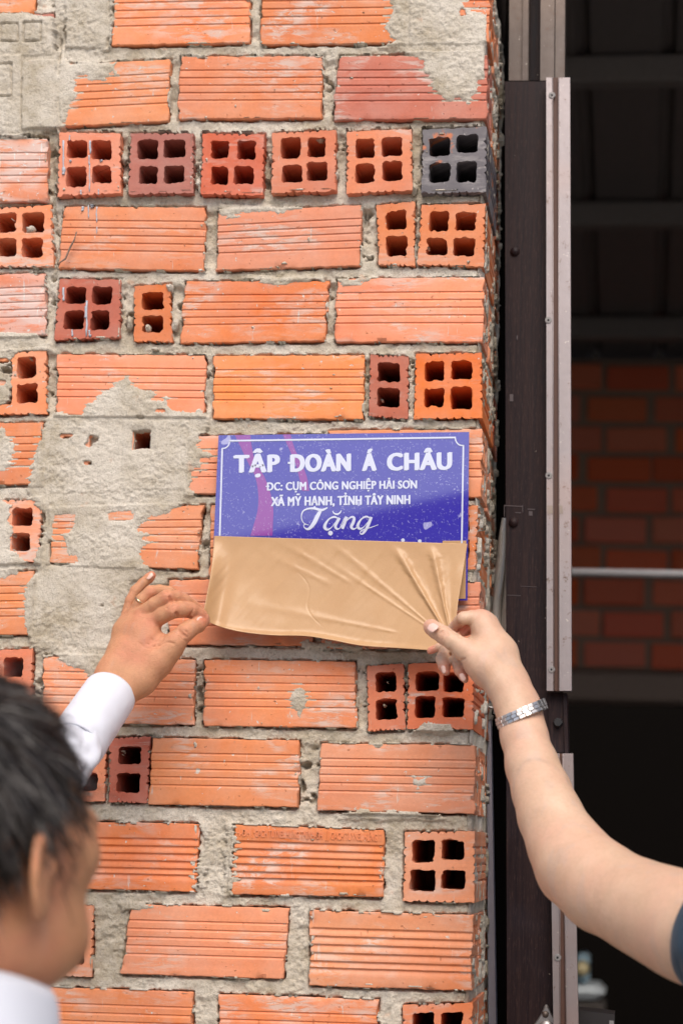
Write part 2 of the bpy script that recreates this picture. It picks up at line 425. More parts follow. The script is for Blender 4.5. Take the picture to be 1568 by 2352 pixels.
def make_stretcher(q, prot, seed, style=0, depth=.08, L=44, chips=4):
    r = np.random.default_rng(seed)
    C = [np.array(P(q[2*i], q[2*i+1], -prot/1000)) for i in range(4)]
    wl = np.linalg.norm(C[1]-C[0])*1000
    # cross section: c (depth mm) , b
    bs = [0.0,.012,.05,.12,.18]
    cs = (.225,.345,.465,.585,.705) if style == 0 else (.245,.355,.465,.575,.685,.775)
    for c in cs:
        bs += ([c-1.2/80, c-.9/80, c-.2/80, c+.4/80, c+1.4/80, c+2.6/80] if style==0 else [c-2.2/80, c-1.1/80, c, c+1.5/80, c+3.2/80, c+4.6/80])
    bs = sorted(set([round(x,4) for x in bs if x > .0]+[.0,.8,.87,.94,.988,1.0]))
    bs = np.array(bs)
    cc = rib_inset(bs, style, r)
    cc = cc + np.where((bs<.006)|(bs>.994), 1.3, np.where((bs<.02)|(bs>.98), .35, 0))
    back = [(78,1.0),(80,.97),(80,.5),(80,.03),(78,0.0)]
    back = [(30,1.0)]+back+[(30,0.0)]
    sec_c = np.concatenate([cc, [x[0] for x in back]]); sec_b = np.concatenate([bs, [x[1] for x in back]])
    n = len(sec_c); nf = len(bs)
    V = []; UV = []; F = []
    al = np.concatenate([[0,.006],np.linspace(.02,.98,L),[.994,1.0]])
    endl = 1.1*fbm(bs*9+seed, bs*0+3.3, 3)/wl*3; endr = 1.1*fbm(bs*9+seed*1.7, bs*0+8.1, 3)/wl*3
    bow = r.normal(0, .5); ph = r.random()*6
    chip = []
    for _ in range(chips):
        e = r.integers(4); rad = r.uniform(2.5, 7)
        chip.append((r.random()*wl if e<2 else (0 if e==2 else wl), (0,80,r.random()*80,r.random()*80)[e], rad))
    for _ in range(3): chip.append((r.random()*wl, r.random()*80, r.uniform(1,2)))
    for i,a in enumerate(al):
        w = 1-min(a, 1-a)*0
        aa = np.full(n, a)
        aa[:nf] = a + endl*max(0,1-a*14) + endr*max(0,1-(1-a)*14)
        b = sec_b.copy(); c = sec_c.copy()
        edge = (i == 0 or i == len(al)-1)
        if edge: c[:nf] += .9
        c[:nf] += bow*math.sin(a*math.pi)*.8 + .35*fbm(np.full(nf,a*wl/14)+ph*9, bs*80/14+seed, 3)
        # wobble of the top and bottom edges
        tw = .5*(mnoise.noise(Vector((a*wl/12, seed*.37, 0))) + .6*mnoise.noise(Vector((a*wl/4, seed*.37, 5))))
        bw = .5*(mnoise.noise(Vector((a*wl/12, seed*.37, 9))) + .6*mnoise.noise(Vector((a*wl/4, seed*.37, 15))))
        b = b + (1-b)**6*tw/80*2 + b**6*bw/80*2
        X = aa*wl; Zm = b*80
        for (qx,qz,rad) in chip:
            d = np.sqrt((X-qx)**2+(Zm-qz)**2); dent = np.clip(rad-d,0,None)*.75
            c[:nf] = c[:nf] + dent[:nf]
        W = bil(C, aa, b); W[:,1] = -prot/1000 + c/80*depth
        V += W.tolist(); UV += np.stack([aa*wl/100, b*.8+ (c>20)*.37+c/100],1).tolist()
    m = len(al)
    for i in range(m-1):
        for k in range(n):
            F.append([i*n+k, (i+1)*n+k, (i+1)*n+(k+1)%n, i*n+(k+1)%n])
    # ends with their four openings
    for end in (0, m-1):
        base = end*n
        outer = [(V[base+k][1], V[base+k][2]) for k in range(n)]
        zt = V[base][2]; zb = V[base+nf-1][2]; yf = -prot/1000; xe = sum(V[base+k][0] for k in range(n))/n
        hl = []
        for c0,c1 in ((.15,.43),(.57,.85)):
            for b0,b1 in ((.14,.43),(.57,.86)):
                qd = []
                for (u,v) in ((c0+.04,b0),(c1-.04,b0),(c1,b0+.04),(c1,b1-.04),(c1-.04,b1),(c0+.04,b1),(c0,b1-.04),(c0,b0+.04)):
                    qd.append((yf+(u+r.normal(0,.008))*depth, zt+(zb-zt)*(v+r.normal(0,.008))))
                hl.append(qd)
        sgn = 1 if end == 0 else -1
        allp = [[Vector((y,z,0)) for y,z in outer]]+[[Vector((y,z,0)) for y,z in h] for h in hl]
        idx = list(range(base, base+n))
        for h in hl:
            b0 = len(V)
            for (y,z) in h: V.append([xe, y, z]); UV.append([y*10, z*10])
            for (y,z) in h: V.append([xe+sgn*.07, y, z]); UV.append([y*10+.7, z*10])
            idx += list(range(b0, b0+8))
            for k in range(8): F.append([b0+k, b0+(k+1)%8, b0+8+(k+1)%8, b0+8+k])
        for t in tessellate_polygon(allp): F.append([idx[i] for i in t])
    return V, F, UV

pillar = empty('brick_pillar', Vector((P(600,2352).x, .13, -1.95)), 'unfinished pillar of orange hollow bricks and rough grey mortar behind the sign', 'pillar')
def add_brick(V, F, UV, mat, name='brick', label=None):
    o = mesh_obj(name, V, F, mat, None, True, UV)
    o.data.set_sharp_from_angle(angle=R(24)); setpar(o, pillar)
    if label: o['label'] = label
    return o
LBL = {'black':'brick burnt to a dark grey face with four holes','maroon':'brown red brick darker than its neighbours','pale':'brick smeared with white lime'}
for i,(k,q,mt,pr,st) in enumerate(BR):
    if k == S:
        V,F,UV = make_stretcher(q, pr, 100+i, st)
    else: V,F,UV = make_header(q, k==H2, pr, 100+i)
    mm_ = M[mt]
    add_brick(V,F,UV,mm_, label=LBL.get(mt))
# bricks of the same wall outside the picture, on the left, above and below
def rect(x0,y0,x1,y1): return (x0,y0,x1,y0,x1,y1,x0,y1)
k = 0
for (yt,yb) in ((320,462),(478,612),(640,775),(812,952),(975,1112),(1150,1290),(1318,1460),(1497,1640),(1700,1845),(1890,2045),(2080,2240)):
    xr = -240 if k not in (1,3,5,7) else -60
    for j in range(2):
        V,F,UV = make_stretcher(rect(xr-338-j*355, yt, xr-12-j*355 if True else xr, yb), 2, 900+k*3+j, 0, L=10, chips=1)
        add_brick(V,F,UV,M[('orange','salmon')[(k+j)%2]])
    k += 1
for (yt,yb,dx) in ((-290,-140,0),(2490,2650,120)):
    for j in range(4):
        x0 = -260+dx+j*345; x1 = min(x0+325, float(corner_x(yt)))
        V,F,UV = make_stretcher(rect(x0, yt, x1, yb), 2, 990+j, 0, L=10, chips=1); add_brick(V,F,UV,M['salmon'])
# raised maker's lettering on one brick
def text_mesh(body, offset=0.0, extrude=0.0, shear=0.0, res=4, spacing=1.0):
    c = bpy.data.curves.new('t','FONT'); c.body = body; c.size = 1; c.offset = offset; c.extrude = extrude; c.shear = shear
    c.resolution_u = res; c.space_character = spacing
    o = bpy.data.objects.new('t', c); COL.objects.link(o)
    dg = bpy.context.evaluated_depsgraph_get(); me = bpy.data.meshes.new_from_object(o.evaluated_get(dg))
    V = np.array([v.co[:] for v in me.vertices]); F = [list(p.vertices) for p in me.polygons]
    bpy.data.objects.remove(o); bpy.data.curves.remove(c); bpy.data.meshes.remove(me)
    return V, F
def place_text(name, body, box, Y, mat, parent, capmode=True, thick=.0004, slope=0.0, offset=.03, squeeze=None, spacing=1.0, plane=None, lead=.9):
    """letters laid on the plan sheet: box = x0, x1, cap top, baseline"""
    V,F = text_mesh(body, offset, .02, spacing=spacing)
    ref,_ = text_mesh('H', offset, 0)
    x0,x1 = V[:,0].min(), V[:,0].max(); h = ref[:,1].max(); b0 = ref[:,1].min()
    px = box[0]+(V[:,0]-x0)/(x1-x0)*(box[1]-box[0])
    py = box[3]-(V[:,1]-b0)/(h-b0)*(box[3]-box[2]) + slope*(px-box[0])
    front = V[:,2] > 0
    W = Pn(px, py, Y)
    W[:,1] = np.where(front, Y-thick, Y+.0002)
    o = mesh_obj(name, W, F, mat); setpar(o, parent); return o
ok = place_text('lettering', 'H-ĐH ', (543,575,1906,1921), -.0042, M['salmon'], pillar, thick=.0009, slope=.03, offset=.0)
ok = place_text('lettering', 'GẠCH TUYNEL HƯNG THỊNH-ĐH', (586,740,1907,1923), -.0042, M['salmon'], pillar, thick=.0009, slope=.035, offset=.0)
ok = place_text('lettering', 'GẠCH TUYNEL HƯNG T', (760,876,1912,1929), -.0042, M['salmon'], pillar, thick=.0009, slope=.035, offset=.0)
bb = MB()
for x,y in ((579,1903),(748,1909),(753,1910)):
    a = P(x,y,-.0052); b = P(x+1.2,y+22,-.0052); bb.box((a.x,-.0052,b.z),(b.x,-.0035,a.z))
bb.build('stamp_frame', M['salmon'], pillar)

# ---- rear bricks seen along the right side
rowsR = [(-52,96,'S'),(126,272,'S'),(290,440,'H'),(467,612,'H'),(636,785,'S'),(810,960,'H'),(985,1142,'S'),(1162,1308,'H'),(1338,1490,'S'),(1522,1675,'H'),(1712,1870,'S'),(1910,2075,'H'),(2103,2277,'S'),(2305,2470,'H')]
for i,(yt,yb,kd) in enumerate(rowsR):
    cx = float(corner_x((yt+yb)/2)); r = random.Random(i)
    a = P(cx-4+r.uniform(-1.5,2), yt); b = P(cx-4+r.uniform(-1.5,2), yb)
    xr = (a.x+b.x)/2; 
    if kd == 'H':   # a stretcher laid behind the header, its open end showing
        q = rect(cx-330, yt+4, cx-1, yb+2); V,F,UV = make_stretcher(q, 0, 500+i, 0, L=8, chips=2); V = [[v[0]+r.uniform(0,.0001), v[1]+.192, v[2]] for v in V]
        V = [[v[0]-.001, v[1], v[2]] for v in V]
    else:           # front stretcher is followed by two more courses laid the same way
        q = rect(cx-330, yt+3, cx-2, yb+1); V,F,UV = make_stretcher(q, 0, 500+i, 0, L=8, chips=2); V = [[v[0], v[1]+.100, v[2]] for v in V]
        add_brick(V,F,UV,M[('orange','salmon','red')[i%3]])
        V,F,UV = make_stretcher(q, 0, 540+i, 0, L=8, chips=2); V = [[v[0]-.002, v[1]+.192, v[2]] for v in V]
    add_brick(V,F,UV,M[('salmon','orange','red')[i%3]])

# ---- mortar: one relief over the face, one down the right side
STEP = .00135
pa = P(-62,-62); pb = P(1130,2440)
Xs = np.arange(pa.x-.01, P(1128,0).x+.004, STEP); Zs = np.arange(pb.z, P(600,-62).z+.01, STEP)
GX, GZ = np.meshgrid(Xs, Zs)
px, py = unproj(GX, GZ)
s = np.full(px.shape, -60.0); fr = np.zeros(px.shape); sbot = np.full(px.shape, 99.0); rowin = np.full(px.shape, -60.0); isS = np.zeros(px.shape, bool)
def inside(q, px, py):
    d = None; e = []
    for i in range(4):
        x0,y0 = q[2*i],q[2*i+1]; x1,y1 = q[(2*i+2)%8],q[(2*i+3)%8]
        L_ = math.hypot(x1-x0,y1-y0); dd = ((px-x0)*-(y1-y0)+(py-y0)*(x1-x0))/L_
        e.append(dd)
    return e
for (k,q,mt,pr,st) in BR:
    x0,x1 = min(q[0::2])-45,max(q[0::2])+45; y0,y1 = min(q[1::2])-20,max(q[1::2])+20
    rows = np.where((py.min(1)<=y1)&(py.max(1)>=y0))[0]; cols = np.where((px.min(0)<=x1)&(px.max(0)>=x0))[0]
    if len(rows)==0 or len(cols)==0: continue
    sl_ = (slice(rows[0],rows[-1]+1), slice(cols[0],cols[-1]+1))
    e = inside(q, px[sl_], py[sl_]); d = np.minimum(np.minimum(e[0],e[1]),np.minimum(e[2],e[3]))
    better = d > s[sl_]
    s[sl_] = np.where(better, d, s[sl_]); fr[sl_] = np.where(better, pr, fr[sl_]); isS[sl_] = np.where(better, k==S, isS[sl_]); sbot[sl_] = np.where(better, np.where((e[2]<2)&(e[2]>-9)&(e[1]>3)&(e[3]>3), e[2], 99), sbot[sl_])
    rv = np.where((np.minimum(e[0],e[2])>-50), np.minimum(e[0],e[2]), -60.0); rv = np.where((e[1]>-45)&(e[3]>-45), rv, -60.0)
    rowin[sl_] = np.maximum(rowin[sl_], rv)
def poly_sd(pts, px, py):
    pts = [(pts[i],pts[i+1]) for i in range(0,len(pts),2)]
    d = np.full(px.shape, 1e9); ins = np.zeros(px.shape, bool)
    n = len(pts)
    for i in range(n):
        x0,y0 = pts[i]; x1,y1 = pts[(i+1)%n]
        ex,ey = x1-x0,y1-y0; t = np.clip(((px-x0)*ex+(py-y0)*ey)/(ex*ex+ey*ey+1e-9),0,1)
        d = np.minimum(d, (px-x0-t*ex)**2+(py-y0-t*ey)**2)
        c = ((y0>py)!=(y1>py)) & (px < (x1-x0)*(py-y0)/((y1-y0) if y1!=y0 else 1e-9)+x0); ins ^= c
    d = np.sqrt(d); return np.where(ins, d, -d)
SMEAR = [
 (-60,112,60,118,130,122,165,150,200,143,268,146,272,172,250,168,245,186,205,186,200,176,178,178,172,198,180,215,166,232,158,262,150,300,60,318,-60,318),
 (-60,36,45,30,127,40,130,135,-60,135),
 (150,-60,262,-60,266,0,258,40,262,70,255,110,150,110),
 (896,-60,1050,-60,1062,18,1090,28,1122,34,1124,150,1118,178,1098,188,1092,218,1078,238,1055,228,1030,236,1012,216,996,210,990,180,974,168,972,142,940,128,900,118,868,110,905,92,884,62,900,30),
 (284,878,292,864,300,866,302,884,318,888,340,900,352,902,362,908,350,916,372,920,384,908,398,914,380,930,400,938,440,946,468,940,478,965,476,992,458,1000,464,1012,452,1022,486,1040,486,1050,462,1058,470,1066,448,1078,440,1096,438,1118,450,1140,430,1160,400,1166,388,1178,352,1186,332,1200,318,1214,340,1226,332,1238,356,1246,330,1256,322,1272,330,1290,352,1312,330,1326,300,1340,286,1400,262,1478,236,1552,226,1548,205,1556,190,1540,160,1530,120,1500,98,1494,66,1480,56,1400,62,1340,84,1310,80,1298,104,1186,60,1132,72,1080,58,1110,84,1040,98,1000,104,958,150,948,190,952,196,932,214,922,226,908,252,898,262,882),
 (-60,976,10,980,16,1000,30,1016,36,1042,20,1056,40,1068,18,1078,-60,1082),
 (-60,1140,6,1146,28,1162,22,1200,34,1214,26,1260,60,1284,70,1300,40,1320,8,1330,-60,1340),
 (-60,764,80,766,118,784,118,808,60,804,36,818,22,838,30,880,20,930,-60,960),
 (668,1588,690,1576,700,1586,710,1602,700,1622,690,1652,678,1628,664,1612),
 (948,1782,964,1788,982,1784,976,1800,960,1812,950,1798),
 (690,1478,700,1470,800,1482,830,1490,700,1492),
 (786,1870,830,1856,860,1862,940,1866,1010,1874,1020,1884,780,1884),
 (506,460,520,470,600,470,640,476,700,470,690,484,560,492,530,505,506,500),
 (560,640,590,648,620,656,680,652,745,646,748,632,560,630),
 (780,646,830,636,858,642,800,662,786,664),
 (968,1662,975,1655,1000,1660,1040,1668,1045,1680,1060,1690,940,1688),
 (270,2074,360,2082,280,2092),
 (456,1890,470,1930,452,1990,458,2040,470,2060,480,1890),
 (520,1890,545,1892,540,1930,534,1990,540,2010,528,2060,510,2060),
]
WINDOWS = [(128,1184,174,1182,172,1206,160,1222,140,1228,150,1240,130,1246,120,1236,124,1200),
 (112,1244,150,1240,154,1262,158,1276,176,1276,178,1290,140,1300,118,1296),
 (248,1180,300,1176,306,1190,290,1196,252,1196),
 (306,992,346,988,344,1030,304,1032)]
PITS = [(152,1002,15,5),(214,1010,11,8),(205,1021,8,5),(204,1064,10,4),(1062,30,6,8),(295,1420,4,8),(236,1392,4,3),(370,945,9,3),(322,960,10,4),(18,852,14,7),(6,880,10,5),(6,830,14,5)]
sm = np.full(px.shape, -99.0)
wob = 7*fbm(px/22, py/22, 5, .7)+2.5*fbm(px/5, py/4, 2)
wobh = 9*fbm(px/34, py/5, 3, .55)
for pl in SMEAR:
    xs_,ys_ = pl[0::2],pl[1::2]
    rows = np.where((py.min(1)<=max(ys_)+20)&(py.max(1)>=min(ys_)-20))[0]; cols = np.where((px.min(0)<=max(xs_)+20)&(px.max(0)>=min(xs_)-20))[0]
    if len(rows)==0 or len(cols)==0: continue
    w = (slice(rows[0],rows[-1]+1), slice(cols[0],cols[-1]+1))
    sm[w] = np.maximum(sm[w], poly_sd(pl, px[w], py[w])+wob[w]*.8+wobh[w]*.8)
for pl in WINDOWS:
    sm = np.minimum(sm, -(poly_sd(pl, px, py)+wob*.5))
# little dabs that stuck to the brick faces
rd = np.random.default_rng(5)
dab = np.full(px.shape, -99.0)
for _ in range(230):
    cx_,cy_ = rd.uniform(-40,1110), rd.uniform(0,2350); ra = rd.uniform(1.3,3.6)*(1 if rd.random()<.93 else 2.2); st_ = rd.uniform(.5,1.8)
    r0 = np.searchsorted(-py[:,300], -(cy_+15)); r1 = np.searchsorted(-py[:,300], -(cy_-15)); c0 = np.searchsorted(px[500], cx_-45); c1 = np.searchsorted(px[500], cx_+45)
    if r1<=r0 or c1<=c0: continue
    w = (slice(max(0,r0),r1), slice(max(0,c0),c1))
    dab[w] = np.maximum(dab[w], ra-np.hypot((px[w]-cx_)*st_, (py[w]-cy_)/st_*1.1)+1.2*fbm(px[w]/3, py[w]/3, 2))
cover = sstep(-1.2, 1.6, sm); smf = sstep(0, 14, sm)
# how far joint mortar licks over each brick's edge (plan units)
lick = -1.1 + 6.2*fbm(px/26, py/26, 4, .62) + 1.6*fbm(px/5, py/5, 2)
edge = sstep(1.1, -1.1, s-lick)
vj = sstep(6, 22, rowin)*sstep(-1,-6,s)                      # vertical joints are less well filled
vj = vj*(1-.85*sstep(1820,1900,py)); low = fbm(px/60+9, py/60, 3)
nA = fbm(px/34, py/34, 4, .6); nB = fbm(px/9, py/9, 4, .65); nC = fbm(px/3.2, py/3.2, 2)
rough = .22+.78*sstep(-.15,.30,fbm(px/90+3,py/90+7,2))
hj = -1.6 + 3.2*nA + 1.9*nB*rough + .9*nC*rough + vj*(-3.8+6.5*low)
hj -= 12*vj*sstep(.30,.48,fbm(px/30+40, py/22, 3))            # hollows
gap = sstep(4.2,1.2,np.abs(s+1.2))*sstep(-.05,.22,fbm(px/38+70,py/38,3))*(1-cover)
hj -= 4.5*gap*sstep(1.5,-.5,lick)
hj -= 5*sstep(6,2,np.abs(sbot+2.5))*(1-cover)*sstep(-.25,.1,fbm(px/44+20,py/44,3))
onb = (fr+.4+.7*sstep(0,2.5,lick-s)+.5*nB)
hm = np.where(s > -1.5, np.maximum(hj, onb), hj)
hs_ = np.where(s>-6, np.maximum(fr,1)+.7, 1.0) + smf*(1.3+1.5*nA+1.4*nB*rough) + .8*nC*rough + .4*nB
PM = np.zeros(px.shape)
for (qx,qy,a,b) in PITS:
    d = ((px-qx)/a)**2+((py-qy)/b)**2 + .5*nB*2; hs_ -= 34*sstep(1.25,.75,d); PM = np.maximum(PM, sstep(1.6,1.2,d))
    hj -= 0
Hh = np.where(edge>.5, hm, -9.0)
Hh = Hh*(1-cover)+np.maximum(hs_, Hh)*cover
wash = (isS)&(s>3)&(cover<.5)&(((sm+13*fbm(px/26+3,py/5,3)) > -13)&(sm>-22) | (s < 9+16*fbm(px/40+50,py/7,3)-5))
Hd = fr+.2+.9*np.sqrt(np.clip(dab,0,9)); dabm = (dab>0)&(s>6)
# square outlines of the buried headers
Hh = Hh + 4.0*cover*sstep(140,118,px)*sstep(335,300,py)
for (x0,y0,x1,y1) in ((58,55,98,98),(6,58,44,98),(-20,150,30,225)):
    d = np.abs(np.maximum(np.abs(px-(x0+x1)/2)-(x1-x0)/2, np.abs(py-(y0+y1)/2)-(y1-y0)/2)+wob*.25); Hh -= 4.5*sstep(3.2,.6,d)*cover
for ln in ((134,60,138,330),(122,300,128,640),(250,0,248,110)):
    x0,y0,x1,y1 = ln; t = np.clip((py-y0)/(y1-y0),0,1); d = np.abs(px-(x0+(x1-x0)*t)+wob*.7)+ (((py<y0)|(py>y1))*99)
    Hh -= 6*sstep(4,.5,d)*sstep(-.3,.1,fbm(px/50,py/50,2))
Hh = np.where((cover>.4)&(s>0)&(PM<.1), np.maximum(Hh, fr+.5+.2*nC), Hh)
Hh = np.where(dabm & (cover<.3), Hd, Hh)
Hh = np.where(wash, np.maximum(Hh, fr-.75+.35*nC), Hh)
keep_v = (edge>.02)|wash|(cover>.02)|dabm
kv = keep_v.copy()
kv[1:] |= keep_v[:-1]; kv[:-1] |= keep_v[1:]; kv[:,1:] |= keep_v[:,:-1]; kv[:,:-1] |= keep_v[:,1:]
XR = np.array([P(float(corner_x(y)), float(y)).x for y in py[:,len(Xs)//2]])
lim = (XR-.0035)[:,None] + .0022*fbm(px/20+5, py/20, 4)
GX2 = np.minimum(GX, lim); over = (GX - lim) > STEP*1.5
# soften the arris where the joint turns the corner
Hh = Hh - 5*np.clip(1-(lim-GX)/.006, 0, 1)**2*(s< -1)
V = np.stack([GX2, -Hh/1000, GZ], -1).reshape(-1,3)
ny_, nx_ = GX.shape; I = np.arange(ny_*nx_).reshape(ny_,nx_)
q = np.stack([I[:-1,:-1],I[:-1,1:],I[1:,1:],I[1:,:-1]],-1)
kq = (kv[:-1,:-1]&kv[:-1,1:]&kv[1:,1:]&kv[1:,:-1]) & ~(over[:-1,:-1]&over[1:,1:])
F = q[kq]
used = np.zeros(len(V), bool); used[F.ravel()] = True; remap = np.cumsum(used)-1
print('mortar quads', len(F))
mo = mesh_obj('mortar', V[used], remap[F].astype(np.int32), M['mortar'], None, True); setpar(mo, pillar)
# side mortar
TH = .275
Yv = np.arange(-.0012, TH, .0022); Zv = np.arange(pb.z, P(600,-62).z+.01, .0022)
SY, SZ = np.meshgrid(Yv, Zv)
pyv = np.interp(-Zv, [-P(1100,y).z for y in range(-100,2500,50)], list(range(-100,2500,50)))
XRv = np.array([P(float(corner_x(y)), float(y)).x for y in pyv])[:,None]
pyg = pyv[:,None]+0*SY
joint = np.ones_like(SY); 
sx = -3.2+2.2*fbm(SY/.03, SZ/.03, 4)+1.6*fbm(SY/.008, SZ/.008, 3)
for (yt,yb,kd) in rowsR:
    inrow = (pyg>yt+1)&(pyg<yb-1)
    if kd=='H': occ = inrow&(((SY>-.01)&(SY<.176))|((SY>.196)&(SY<.270)))
    else: occ = inrow&(((SY<.074))|((SY>.104)&(SY<.176))|((SY>.196)&(SY<.270)))
    lk = fbm(SY/.02+yt, SZ/.02, 3)
    sx = np.where(occ & (lk < .33), -5.0, np.where(occ, .8+lk, sx))
sx = sx + 2.2*np.exp(-((SY-.187)/.012)**2)+ 2.5*np.exp(-((SY-.277)/.01)**2) - 3*np.exp(-((SY+.0012)/.004)**2)
SX = XRv + sx/1000
ny_, nx_ = SX.shape; I = np.arange(ny_*nx_).reshape(ny_,nx_)
F = np.stack([I[:-1,:-1],I[1:,:-1],I[1:,1:],I[:-1,1:]],-1).reshape(-1,4)
ms = mesh_obj('mortar', np.stack([SX,SY,SZ],-1).reshape(-1,3), F, M['mortar'], None, True); setpar(ms, pillar)
# the solid heart of the wall, hidden behind the facing
core = MB(); core.box((-2.2,.2,-1.95),(P(1060,1176).x-.03,.27,1.5))
core.box((-2.2,.014,-1.95),(P(-62,1176).x-.02,.2,1.5)); core.box((P(-62,1176).x-.02,.014,.72),(P(1060,1176).x,.2,1.5)); core.box((P(-62,1176).x-.02,.014,-1.95),(P(1060,1176).x-.03,.2,-.74))
core.build('wall_core', M['mortar'], pillar)

M['paint'] = simple('grey_paint_drip', (.44,.47,.52), .5)
def blob_line(pts, w, name, mat, Yt, bulge=.0011):
    mbq = MB(); P3 = [P(x,y,Yt) for x,y in pts]; mbq.tube(P3, [scl(pts[0][0],pts[0][1],Yt)*k for k in w], 8)
    o = mbq.build(name, mat, pillar, True); return o
rp = random.Random(4)
for (x,y0,y1,wd,Yt) in ((146,322,398,2.2,-.0115),(146,384,400,4,-.0115),(207,322,352,2.4,-.0115),(206,376,440,1.4,-.0115),(186,436,446,2.2,-.0115),(205,356,378,1.8,-.0115),(232,367,371,4,-.0115),(162,367,371,4,-.0115),(226,434,446,1.6,-.0115),(160,310,322,1.6,-.0115),
     (190,474,484,3.2,-.0045),(203,470,500,1.5,-.0045),(222,474,510,1.7,-.0045),(222,520,536,1.2,-.0045),(212,470,476,6,-.0045),(199,690,772,2.3,-.0055),(197,704,730,3.4,-.0055),(166,756,772,2,-.0055),(205,758,772,2.2,-.0055),(146,660,690,3,-.0055),(208,770,772,3,-.0055)):
    n_=7; pts=[(x+rp.uniform(-.8,.8), y0+(y1-y0)*i/(n_-1)) for i in range(n_)]
    blob_line(pts, [wd*rp.uniform(.55,1.15) for _ in range(n_)], 'paint_drip', M['paint'], Yt)
M['twig'] = simple('dry_twig', (.22,.15,.11), .8)
MB().tube([P(176,532,-.010),P(170,552,-.014),P(162,566,-.012),P(156,580,-.012),P(150,594,-.013),P(138,602,-.012),P(134,612,-.010)], [.0009,.0011,.0013,.0012,.0012,.0009,.0005], 7).build('twig', M['twig'], pillar, True)

for (x,y,w_,h_) in ((68,524,11,8),(735,318,10,6),(338,752,7,9),(355,800,8,5),(770,400,8,12),(950,430,8,14),(455,420,8,13),(285,360,9,14),(287,410,8,10),(620,360,7,12),(388,660,8,13),(400,745,9,14),(296,740,9,16),(1075,600,4,4),(960,540,6,6)):
    c_ = P(x,y,-.006); rl = random.Random(x); V=[];F=[]
    for i in range(9):
        for j in range(14):
            a_=math.pi*i/8; b_=2*math.pi*j/14; dn=Vector((math.sin(a_)*math.cos(b_), math.cos(a_), math.sin(a_)*math.sin(b_)))
            k_=1+.55*mnoise.noise(dn*1.7+Vector((x,y,0)))+.25*mnoise.noise(dn*4+Vector((x,y,3)))
            V.append((c_.x+dn.x*w_*.00052*k_, c_.y+.006+dn.y*.007*k_, c_.z+dn.z*h_*.00052*k_))
    for i in range(8):
        for j in range(14): F.append([i*14+j,i*14+(j+1)%14,(i+1)*14+(j+1)%14,(i+1)*14+j])
    o = mesh_obj('mortar_lump', V, F, M['mortar'], None, True); setpar(o, pillar)
# ------------------------------------------------------------------ setting
GZ0 = -1.95
def slab(name, a, b, mat, kind='structure'):
    o = MB().box(a, b).build(name, mat); o['kind'] = kind; return o
M['pave'] = simple('yard_concrete', (.34,.31,.28), .85, bump=(40,.4,.004))
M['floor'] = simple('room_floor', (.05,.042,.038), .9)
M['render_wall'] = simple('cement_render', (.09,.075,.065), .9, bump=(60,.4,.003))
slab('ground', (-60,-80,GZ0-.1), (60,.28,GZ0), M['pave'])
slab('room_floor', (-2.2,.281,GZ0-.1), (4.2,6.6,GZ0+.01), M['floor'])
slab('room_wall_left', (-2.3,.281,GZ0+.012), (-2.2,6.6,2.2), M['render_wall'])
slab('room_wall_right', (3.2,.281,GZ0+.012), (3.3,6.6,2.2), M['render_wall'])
M['room_shade'] = simple('painted_room_shade', (.006,.005,.0045), 1.0, Specular_IOR_Level=0.0)  # near black without sheen: darkness of the deep room painted into the colour
slab('room_wall_far', (-2.2,6.5,GZ0+.012), (3.2,6.6,2.2), M['room_shade'])
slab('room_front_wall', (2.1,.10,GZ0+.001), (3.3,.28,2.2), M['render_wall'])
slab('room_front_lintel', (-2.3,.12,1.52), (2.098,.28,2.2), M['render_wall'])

# far brick wall inside the room
YB = 3.5
M['bg_brick'] = brick_mat('room_brick', (.86,.12,.016), (.9,.16,.025), .30)
M['bg_mortar'] = simple('room_mortar', (.36,.24,.17), .95)
M['beam'] = simple('concrete_beam', (.34,.25,.20), .9)
zt = P(1430,832,YB).z; zbm = P(1430,1541,YB).z; nrow = 10; pitch = (zt-zbm)/nrow
X0, X1 = -.2, 3.18
bwall = empty('brick_wall', Vector((1.4,YB+.06,zbm)), 'red brick wall deep inside the dark room, out of focus', 'wall')
MB().box((X0,YB+.012,zbm),(X1,YB+.12,zt+.01)).build('mortar', M['bg_mortar'], bwall)
bl = []
mb = MB().box((0,0,0),(.181,.08,pitch-.016),.004); bm_ = None
xr_ = random.Random(3)
proto = None
for r_ in range(nrow):
    z = zt-(r_+1)*pitch+.008
    x = X0+(.0 if r_%2 else -.1)+xr_.uniform(-.02,.02)
    xs0 = P(1395 if r_%2==0 else 1350, 870, YB).x
    x = xs0 - math.ceil((xs0-X0)/.196)*.196
    while x < X1-.19:
        if x > X0-.005 and P(1250,900,YB).x-.25 < x:
            if proto is None: o = mb.build('brick', M['bg_brick']); proto = o
            else: o = proto.copy(); COL.objects.link(o)
            o.location = (x+xr_.uniform(-.004,.004), YB+xr_.uniform(-.009,.006), z+xr_.uniform(-.003,.003)); o.rotation_euler = (0, xr_.uniform(-.022,.022), xr_.uniform(-.02,.02)); o.scale = (xr_.uniform(.95,1.03),1,xr_.uniform(.94,1.04))
            o.parent = bwall; o.matrix_parent_inverse = Matrix.Translation(-bwall.location)
        x += .196
a = P(1300,1541,YB-.05); b = P(1300,1606,YB-.05)
o = MB().box((X0,YB-.05,b.z),(X1,YB+.14,a.z-.001),.006).build('concrete_beam', M['beam'], None)
props(o, 'brown concrete beam under the far brick wall inside the dark room', 'beam')
# white pipe across the room
pz = P(1430,1316,1.5)
o = MB().tube([(-.2,1.5,pz.z),(3.15,1.5,pz.z)], .0078, 12).build('white_pipe', simple('white_pvc',(.85,.80,.80),.4), None, True)
props(o, 'thin pale horizontal pipe in front of the far red brick wall', 'pipe')
